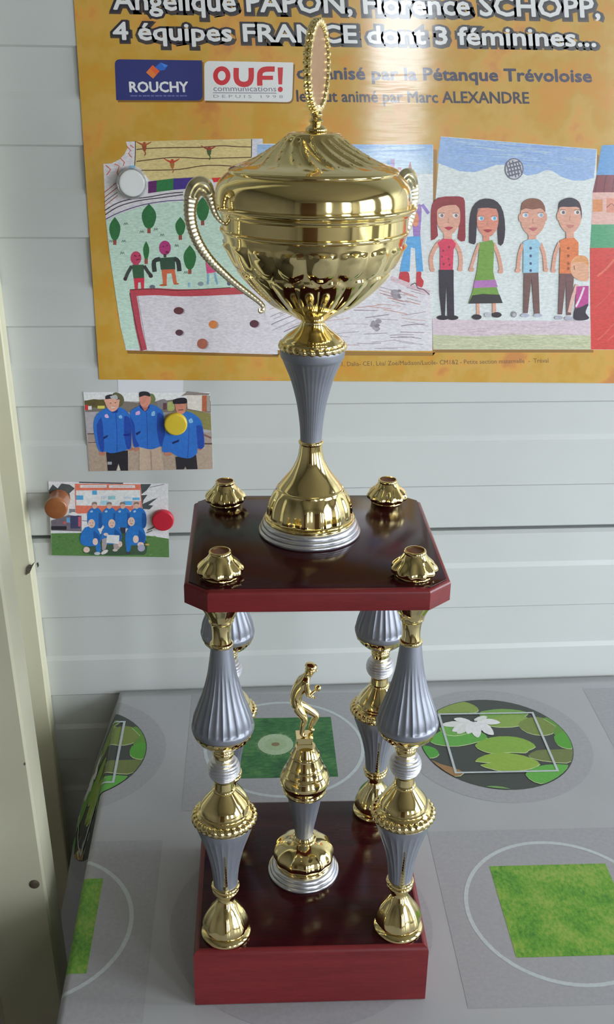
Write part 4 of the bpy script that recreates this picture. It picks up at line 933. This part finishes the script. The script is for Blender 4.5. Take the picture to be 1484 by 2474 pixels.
# man in the light blue waistcoat
p.ell(812, 612, 12, 28, SK); p.ell(993, 608, 12, 30, SK); p.rect(870, 720, 926, 770, SK); face(903, 620, 88, 122, SK, (130, 150, 180), (170, 92, 96))
p.blob([(818, 560), (824, 510), (860, 480), (905, 472), (955, 484), (986, 525), (990, 570), (960, 545), (900, 552), (850, 545)], (122, 78, 62), 3)
p.line([(832, 800), (806, 880), (796, 985)], 26, SK); p.line([(955, 795), (984, 880), (992, 980)], 26, SK); p.ell(796, 990, 20, 16, SK); p.ell(996, 985, 17, 17, SK)
p.poly([(832, 785), (870, 768), (930, 766), (962, 800), (944, 830), (944, 1005), (832, 1008), (834, 830)], (140, 182, 222))
for y in (830, 885, 940, 990): p.ell(886, y, 10, 11, (70, 74, 110), 8)
p.poly([(838, 1008), (942, 1005), (952, 1300), (912, 1300), (892, 1050), (866, 1296), (834, 1296)], (104, 74, 72)); p.ell(846, 1312, 32, 14, (162, 164, 180)); p.ell(938, 1312, 32, 14, (162, 164, 180))
# man in the orange waistcoat and the crouching child
p.ell(1085, 600, 11, 30, SK); p.rect(1140, 700, 1196, 770, SK); face(1168, 600, 82, 122, SK, (100, 84, 84), (178, 112, 104))
p.blob([(1086, 560), (1092, 505), (1130, 476), (1180, 468), (1230, 495), (1252, 560), (1250, 620), (1234, 540), (1160, 535), (1100, 535)], (46, 40, 56), 3)
p.line([(1096, 790), (1064, 870), (1046, 985)], 26, SK); p.ell(1050, 990, 18, 16, SK)
p.poly([(1096, 775), (1140, 758), (1200, 756), (1230, 790), (1228, 1015), (1092, 1012), (1098, 850)], (202, 112, 66))
for y in (830, 885, 940, 975): p.ell(1156, y, 10, 11, (140, 70, 46), 8)
p.poly([(1094, 1012), (1200, 1012), (1182, 1200), (1176, 1310), (1144, 1310), (1140, 1060), (1112, 1305), (1084, 1305)], (104, 72, 74)); p.ell(1088, 1328, 30, 15, (160, 158, 172)); p.ell(1160, 1332, 32, 15, (160, 158, 172))
p.blob([(1172, 990), (1180, 920), (1230, 882), (1290, 900), (1304, 980), (1300, 1060), (1240, 1062), (1190, 1030)], (212, 152, 124)); p.blob([(1180, 935), (1225, 884), (1290, 896), (1304, 960), (1260, 930)], (216, 140, 92)); p.line([(1198, 955), (1200, 985)], 6, (110, 80, 80), 1)
p.line([(1220, 1090), (1190, 1180), (1164, 1290)], 24, (208, 160, 150)); p.poly([(1214, 1105), (1302, 1100), (1300, 1245), (1206, 1262)], (172, 62, 130)); p.line([(1270, 1110), (1240, 1190), (1210, 1250)], 14, (214, 190, 200))
p.blob([(1208, 1262), (1250, 1250), (1300, 1230), (1280, 1290), (1306, 1330), (1262, 1348), (1200, 1340), (1200, 1290)], (48, 38, 56))
p.build('printed_drawing', 'crayon', pos)['label'] = 'printed drawing of four standing people under a netted ball'

# ---- drawing 4: house, runs out of the picture at the right
p = Print(B0+0.00008, **K)
X1 = 2250
p.poly([(1396, 92), (X1, 60), (X1, 1560), (1316, 1558), (1310, 840), (1350, 420)], (196, 190, 190))
p.poly([(1396, 92), (X1, 60), (X1, 300), (1358, 305)], (88, 140, 190)); p.poly([(1358, 305), (X1, 300), (X1, 425), (1330, 430)], (118, 52, 62))
for i in range(14): x = 1350+i*60; p.line([(x+16, 308), (x, 428)], 9, (94, 40, 54), 1)
p.poly([(1330, 430), (X1, 425), (X1, 655), (1322, 660)], (206, 160, 152)); p.rect(1332, 480, 1402, 568, (196, 128, 80)); p.rect(1430, 470, 1520, 575, (196, 128, 110)); p.line([(1430, 540), (1470, 510), (1500, 560)], 5, (110, 60, 60))
p.poly([(1322, 660), (X1, 655), (X1, 825), (1312, 828)], (70, 142, 104)); p.poly([(1312, 828), (X1, 825), (X1, 1560), (1316, 1556)], (190, 60, 56))
for i in range(26): x = random.uniform(1320, 1800); y = random.uniform(900, 1540); p.line([(x, y), (x+60, y-50), (x+120, y-120)], random.uniform(6, 16), random.choice([(196, 84, 74), (184, 52, 50), (204, 100, 84)]), 2)
p.build('printed_drawing', 'crayon', pos)['label'] = 'printed drawing of a house above green and red bands'

# ---- label behind the upper photograph
wl = sheet('paper_slip', [(284, 900), (443, 904), (442, 960), (286, 960)], 0.0002, 0.0002, 'white_paper', None, tuple(on_wall(360, 950)))
tag(wl, 'white paper slip showing between the golden poster and the upper photograph', 'paper')

# ---- upper photograph: three people in blue jackets (crop corner 190, 930, scale 4.365)
ph = thing('photograph', 'larger colour photograph of three people in blue jackets under the yellow magnet', 'photograph', tuple(on_wall(358, 1140)))
sheet('photo_paper', [(201, 947), (508, 947), (515, 1134), (216, 1139)], 0.0007, 0.0003, 'white_paper', ph)
p = Print(0.00074, 4.365, 190, 930)
p.poly([(52, 80), (1386, 78), (1416, 888), (116, 912)], (150, 142, 140))
p.poly([(52, 80), (1386, 78), (1390, 180), (58, 170)], (206, 206, 210))
p.poly([(60, 165), (290, 150), (620, 190), (960, 160), (1080, 140), (1392, 170), (1394, 290), (70, 285)], (112, 104, 96))
p.poly([(62, 168), (160, 150), (280, 160), (285, 240), (66, 235)], (88, 80, 48)); p.blob([(360, 90), (400, 78), (460, 110), (480, 170), (440, 230), (380, 200)], (92, 88, 62)); p.blob([(740, 90), (790, 100), (812, 160), (770, 200), (730, 170)], (104, 112, 76))
p.rect(66, 212, 102, 265, (190, 52, 50)); p.rect(100, 222, 138, 262, (214, 214, 214)); p.rect(200, 220, 275, 250, (196, 190, 90)); p.rect(120, 190, 185, 215, (84, 72, 46))
p.blob([(820, 170), (900, 150), (940, 180), (930, 240), (850, 250)], (120, 114, 116)); p.blob([(940, 180), (1000, 180), (1010, 260), (940, 270)], (150, 156, 96)); p.rect(890, 190, 930, 260, (92, 62, 66))
p.poly([(1140, 110), (1340, 96), (1330, 285), (1150, 250)], (200, 192, 184)); p.poly([(1075, 120), (1150, 68), (1386, 90), (1370, 108), (1140, 108)], (128, 118, 112)); p.poly([(1302, 112), (1352, 110), (1346, 285), (1300, 278)], (164, 92, 66)); p.rect(1352, 112, 1388, 280, (150, 140, 130))
p.poly([(1130, 262), (1394, 300), (1400, 500), (1300, 470)], (126, 120, 72)); p.poly([(70, 285), (300, 280), (1394, 480), (1404, 610), (100, 620), (80, 420)], (158, 152, 156))
p.poly([(96, 520), (1404, 500), (1404, 620), (100, 615)], (150, 134, 126)); p.line([(94, 516), (190, 514)], 10, (84, 60, 62), 1); p.line([(98, 608), (200, 606)], 8, (110, 70, 60), 1); p.line([(1310, 520), (1400, 560)], 18, (120, 84, 76), 1); p.line([(1320, 622), (1408, 622)], 18, (86, 58, 60), 1)
p.poly([(100, 620), (1408, 628), (1416, 888), (116, 912)], (158, 140, 124))
for i in range(30): x = random.uniform(130, 1350); y = random.uniform(650, 880); p.ell(x, y, random.uniform(10, 30), random.uniform(3, 8), random.choice([(172, 156, 140), (146, 126, 110), (164, 148, 134)]), 8)
BL, BD = (44, 100, 178), (34, 66, 148)
def jacket(out, hands, c=BL): p.blob(out, c, 2)
# left
p.poly([(290, 710), (520, 690), (522, 905), (445, 905), (420, 830), (395, 905), (308, 905)], (40, 38, 44)); p.poly([(422, 840), (440, 900), (404, 904)], (196, 190, 184))
p.ell(248, 722, 34, 26, (170, 110, 92)); p.ell(548, 675, 30, 20, (160, 104, 90))
p.blob([(300, 240), (430, 235), (510, 280), (548, 360), (556, 640), (520, 680), (360, 720), (285, 705), (220, 700), (185, 620), (155, 430), (190, 310)], BL, 3)
p.blob([(480, 330), (548, 360), (556, 640), (510, 670), (480, 520)], BD, 2); p.blob([(190, 420), (240, 340), (262, 520), (268, 690), (232, 695), (200, 560)], BD, 2); p.line([(392, 290), (404, 500), (404, 700)], 7, BD); p.poly([(258, 552), (312, 524), (306, 548), (264, 574)], (26, 40, 96)); p.poly([(470, 520), (545, 510), (540, 540), (474, 536)], (24, 42, 120))
p.poly([(318, 240), (420, 225), (410, 290), (360, 296)], (30, 52, 120)); p.blob([(276, 180), (280, 150), (420, 150), (428, 190), (412, 250), (360, 282), (310, 250)], (206, 150, 132)); p.blob([(284, 152), (290, 115), (350, 100), (410, 120), (416, 155), (350, 145)], (48, 46, 52)); p.blob([(330, 120), (395, 105), (412, 150), (345, 142)], (160, 160, 160)); p.line([(330, 190), (345, 192)], 8, (110, 70, 64), 1); p.line([(380, 188), (396, 188)], 8, (110, 70, 64), 1); p.line([(345, 238), (385, 236)], 8, (220, 200, 190), 1)
p.blob([(272, 320), (300, 306), (318, 345), (280, 344)], (196, 160, 200)); p.blob([(420, 330), (450, 318), (460, 350), (430, 352)], (120, 164, 220)); p.rect(305, 810, 350, 840, (150, 150, 154))
# middle
p.poly([(640, 660), (868, 655), (900, 898), (640, 900)], (176, 154, 136)); p.line([(760, 690), (770, 896)], 14, (150, 128, 112), 1)
p.ell(608, 676, 30, 24, (168, 110, 92))
p.blob([(640, 225), (760, 205), (860, 250), (900, 330), (920, 620), (860, 650), (760, 680), (640, 655), (580, 650), (560, 480), (540, 310), (580, 250)], BL, 3)
p.blob([(830, 300), (890, 320), (918, 610), (860, 640), (826, 470)], BD, 2); p.blob([(545, 330), (590, 420), (600, 560), (640, 640), (585, 645), (560, 480)], BD, 2); p.line([(716, 290), (724, 480), (726, 670)], 6, BD); p.poly([(600, 510), (655, 482), (650, 506), (612, 534)], (26, 40, 96))
p.poly([(640, 215), (755, 195), (745, 240), (705, 285), (650, 245)], (30, 50, 110)); p.poly([(660, 210), (735, 205), (728, 250), (700, 280), (672, 240)], (164, 100, 82)); p.blob([(642, 120), (750, 115), (760, 170), (735, 225), (700, 240), (660, 220), (645, 170)], (190, 128, 110)); p.blob([(640, 130), (642, 80), (700, 68), (748, 85), (752, 122), (700, 112)], (42, 42, 48)); p.blob([(600, 290), (640, 272), (646, 310), (604, 316)], (190, 150, 190)); p.blob([(768, 290), (800, 275), (806, 320), (770, 326)], (120, 164, 220))
# right
p.poly([(1022, 760), (1240, 735), (1256, 888), (1140, 890), (1128, 860), (1110, 890), (1034, 892)], (40, 38, 44)); p.ell(944, 728, 40, 22, (172, 112, 92)); p.ell(1278, 676, 24, 14, (166, 108, 90))
p.blob([(1020, 320), (1140, 280), (1250, 330), (1305, 420), (1326, 650), (1256, 672), (1250, 720), (1180, 772), (1060, 760), (990, 720), (960, 710), (882, 700), (900, 560), (960, 400)], BL, 3)
p.blob([(1240, 430), (1305, 440), (1322, 650), (1262, 670), (1250, 560)], BD, 2); p.poly([(985, 604), (1062, 574), (1056, 600), (992, 624)], (26, 36, 84)); p.line([(1164, 420), (1160, 600), (1150, 765)], 6, BD)
p.blob([(1018, 200), (1130, 190), (1132, 250), (1110, 300), (1050, 300), (1022, 250)], (178, 118, 100)); p.blob([(1000, 200), (1000, 160), (1060, 138), (1130, 140), (1142, 190), (1070, 200)], (38, 36, 44)); p.line([(1050, 266), (1105, 262)], 10, (100, 70, 62), 1); p.blob([(1160, 370), (1190, 352), (1208, 392), (1172, 402)], (120, 164, 220))
p.build('photo_print', 'photo_ink', ph)

# ---- lower photograph: a team in two rows on the grass (crop corner 90, 1140, scale 4.24)
ph2 = thing('photograph', 'smaller group photograph of a blue jacketed team on grass, between brown and red magnets', 'photograph', tuple(on_wall(266, 1345)))
sheet('photo_paper', [(117, 1163), (406, 1168), (409, 1346), (125, 1342)], 0.0007, 0.0003, 'white_paper', ph2)
p = Print(0.00074, 4.24, 90, 1140)
p.poly([(114, 100), (1340, 120), (1352, 878), (148, 856)], (202, 200, 206))
p.poly([(140, 630), (460, 625), (700, 640), (1150, 655), (1348, 685), (1352, 876), (148, 855)], (82, 118, 66))
for i in range(40): x = random.uniform(170, 1250); y = random.uniform(660, 850); p.ell(x, y, random.uniform(10, 34), random.uniform(3, 9), random.choice([(92, 128, 72), (70, 106, 58), (104, 130, 80)]), 8)
DT = (70, 76, 78)
for pts in ([(120, 190), (160, 130), (210, 170), (250, 120), (330, 130), (385, 170), (330, 220), (340, 280), (300, 230), (200, 240), (125, 250)], [(1060, 125), (1170, 125), (1120, 190), (1070, 230)], [(1066, 240), (1130, 235), (1090, 290), (1080, 330), (1190, 280), (1232, 268), (1140, 340), (1190, 345), (1150, 385), (1080, 380)]): p.blob(pts, DT, 1)
p.line([(430, 108), (600, 112), (880, 118)], 12, (70, 66, 70)); p.line([(1150, 160), (1300, 128)], 6, (120, 118, 130), 1); p.rect(330, 380, 390, 420, (120, 118, 120))
p.poly([(386, 122), (1060, 128), (1075, 390), (396, 430)], (206, 108, 88)); p.poly([(398, 190), (1055, 186), (1062, 300), (960, 350), (400, 345)], (206, 214, 226)); p.rect(440, 134, 712, 162, (214, 200, 200)); p.rect(735, 136, 1002, 164, (214, 200, 200))
for i in range(18): p.rect(470+i*13, 144, 470+i*13+8, 153, (186, 160, 164))
for i in range(16): p.rect(770+i*13, 146, 770+i*13+8, 155, (186, 160, 164))
for r, c in (((400, 242, 472, 286), (74, 150, 196)), ((565, 192, 612, 234), (74, 150, 196)), ((730, 246, 800, 284), (136, 180, 186)), ((886, 300, 972, 340), (84, 156, 206)), ((978, 264, 1050, 288), (90, 160, 206)), ((650, 296, 726, 338), (150, 190, 214)), ((660, 250, 712, 276), (180, 188, 196)), ((890, 255, 965, 275), (176, 190, 210)), ((980, 300, 1060, 380), (214, 150, 140))): p.rect(*r, c)
p.poly([(142, 500), (330, 440), (450, 450), (455, 610), (146, 600)], (104, 96, 106)); p.rect(340, 450, 440, 580, (60, 62, 92)); p.rect(420, 460, 452, 560, (170, 80, 96)); p.rect(300, 470, 335, 520, (90, 150, 190)); p.rect(142, 556, 300, 594, (44, 42, 48)); p.blob([(310, 440), (360, 412), (410, 425), (400, 450)], (206, 204, 206)); p.ell(282, 520, 16, 14, (190, 84, 80)); p.poly([(455, 450), (530, 450), (530, 600), (455, 600)], (208, 212, 220)); p.line([(460, 500), (525, 505)], 8, (120, 120, 130), 1)
p.line([(1130, 600), (1200, 565)], 14, (92, 88, 80), 1); p.line([(1120, 625), (1180, 600)], 9, (92, 88, 80), 1)
JB, JD = (38, 104, 174), (30, 78, 142); FC = (196, 156, 140)
for cx, w in ((592, 78), (742, 76), (880, 80), (1034, 82)):
    p.blob([(cx-w*0.6, 380), (cx, 366), (cx+w*0.6, 380), (cx+w, 440), (cx+w*0.95, 560), (cx, 580), (cx-w*0.95, 540), (cx-w, 430)], JB, 3); p.blob([(cx+w*0.5, 420), (cx+w, 440), (cx+w*0.95, 560), (cx+w*0.5, 570)], JD, 2)
    hx = cx-4 if cx < 1000 else cx-16; p.ell(hx, 346, 27, 34, FC, 18); p.blob([(hx-27, 338), (hx-20, 312), (hx+18, 310), (hx+27, 336), (hx, 326)], (120, 108, 106), 2)
    p.blob([(cx-50, 405), (cx-30, 392), (cx-22, 412), (cx-46, 416)], (150, 180, 214), 2)
p.rect(850, 570, 905, 640, (50, 50, 66)); p.blob([(720, 640), (1080, 640), (1120, 830), (1000, 850), (560, 850), (480, 790)], (58, 78, 60), 2)
for cx, cy, hx, hy in ((548, 660, 556, 530), (762, 640, 764, 530), (1010, 650, 964, 510)):
    p.blob([(cx-60, cy-90), (cx+10, cy-105), (cx+70, cy-80), (cx+105, cy+20), (cx+70, cy+90), (cx-50, cy+100), (cx-105, cy+60), (cx-100, cy-20)], JB, 3); p.blob([(cx+30, cy-60), (cx+100, cy+10), (cx+70, cy+85), (cx+30, cy+60)], JD, 2)
    p.ell(hx, hy, 36, 46, (206, 172, 158), 18); p.line([(hx-16, hy-6), (hx-6, hy-6)], 6, (120, 90, 84), 1); p.line([(hx+8, hy-6), (hx+18, hy-6)], 6, (120, 90, 84), 1); p.line([(hx-10, hy+20), (hx+12, hy+20)], 6, (150, 96, 90), 1)
p.blob([(600, 740), (645, 735), (648, 820), (605, 815)], JB, 2); p.blob([(665, 690), (720, 680), (700, 790), (665, 800)], (150, 140, 142), 2); p.blob([(780, 740), (860, 730), (840, 790), (790, 800)], (160, 146, 142), 2); p.blob([(905, 690), (960, 680), (955, 800), (915, 815)], JB, 2)
for a in ((595, 715, 28, 36), (505, 798, 34, 30), (1010, 690, 30, 40), (1060, 745, 34, 26), (704, 640, 24, 16), (850, 740, 22, 30)): p.ell(*a, (204, 176, 166), 14)
p.ell(1066, 780, 38, 36, (150, 148, 170), 16); p.ell(690, 822, 40, 18, (196, 190, 188), 14, -0.5); p.ell(615, 836, 32, 16, (176, 176, 182), 14); p.ell(798, 802, 26, 14, (180, 172, 170), 14); p.ell(932, 832, 26, 12, (60, 56, 62), 14); p.ell(1128, 745, 22, 10, (176, 140, 70), 12)
p.poly([(714, 645), (842, 650), (838, 738), (708, 728)], (206, 210, 220))
p.build('photo_print', 'photo_ink', ph2)

# ---- magnets
def magnet(px, py, y0, r, h, mat, name, label, rimcol=None):
    c = on_wall(px, py); o = thing(name, label, 'magnet', (c.x, WY-y0, c.z))
    b = lathe([[(0, r), (h*0.7, r)], [(h*0.7, r), (h*0.9, r*0.97), (h, r*0.9)], [(h, r*0.9), (h*1.02, r*0.5), (h*1.03, 0.3)]], 48).build('body', mat, None, 38)
    b.parent = o; b.rotation_euler = (PI/2, 0, 0); return o
mw = magnet(320, 441, B0+0.0012, 12.6, 5.0, 'magnet_white', 'magnet', 'white round magnet with clear rim on the left printed drawing of the poster')
rim = lathe([[(0, 12.9), (0, 14.6)], [(0, 14.6), (3.0, 15.0), (5.2, 14.4)], [(5.2, 14.4), (6.0, 13.9), (5.6, 13.1)], [(5.6, 13.1), (0, 12.9)]], 56, 3, None, False).build('clear_rim', 'clear', None, 38); rim.parent = mw; rim.rotation_euler = (PI/2, 0, 0); rim['label'] = 'clear plastic rim'
magnet(425, 1022, 0.0009, 12.0, 5.5, 'magnet_yellow', 'magnet', 'yellow round magnet on the photograph of three people in blue')
magnet(394, 1254, 0.0009, 11.9, 5.5, 'magnet_red', 'magnet', 'red round magnet at the right edge of the team photograph')
kc = on_wall(143, 1206); kn = thing('wooden_knob', 'brown varnished wooden knob magnet at the left edge of the team photograph', 'magnet', (kc.x, WY-0.0009, kc.z))
kb = lathe([[(0, 11.6), (6, 11.2), (14, 11.3), (20, 11.9)], [(20, 11.9), (23.4, 12.1), (25.4, 11.7), (26.2, 10.8)], [(26.2, 10.8), (26.6, 6), (26.7, 0.3)]], 56).build('body', 'knob_wood', None, 38); kb.parent = kn; kb.rotation_euler = (PI/2, 0, 0)
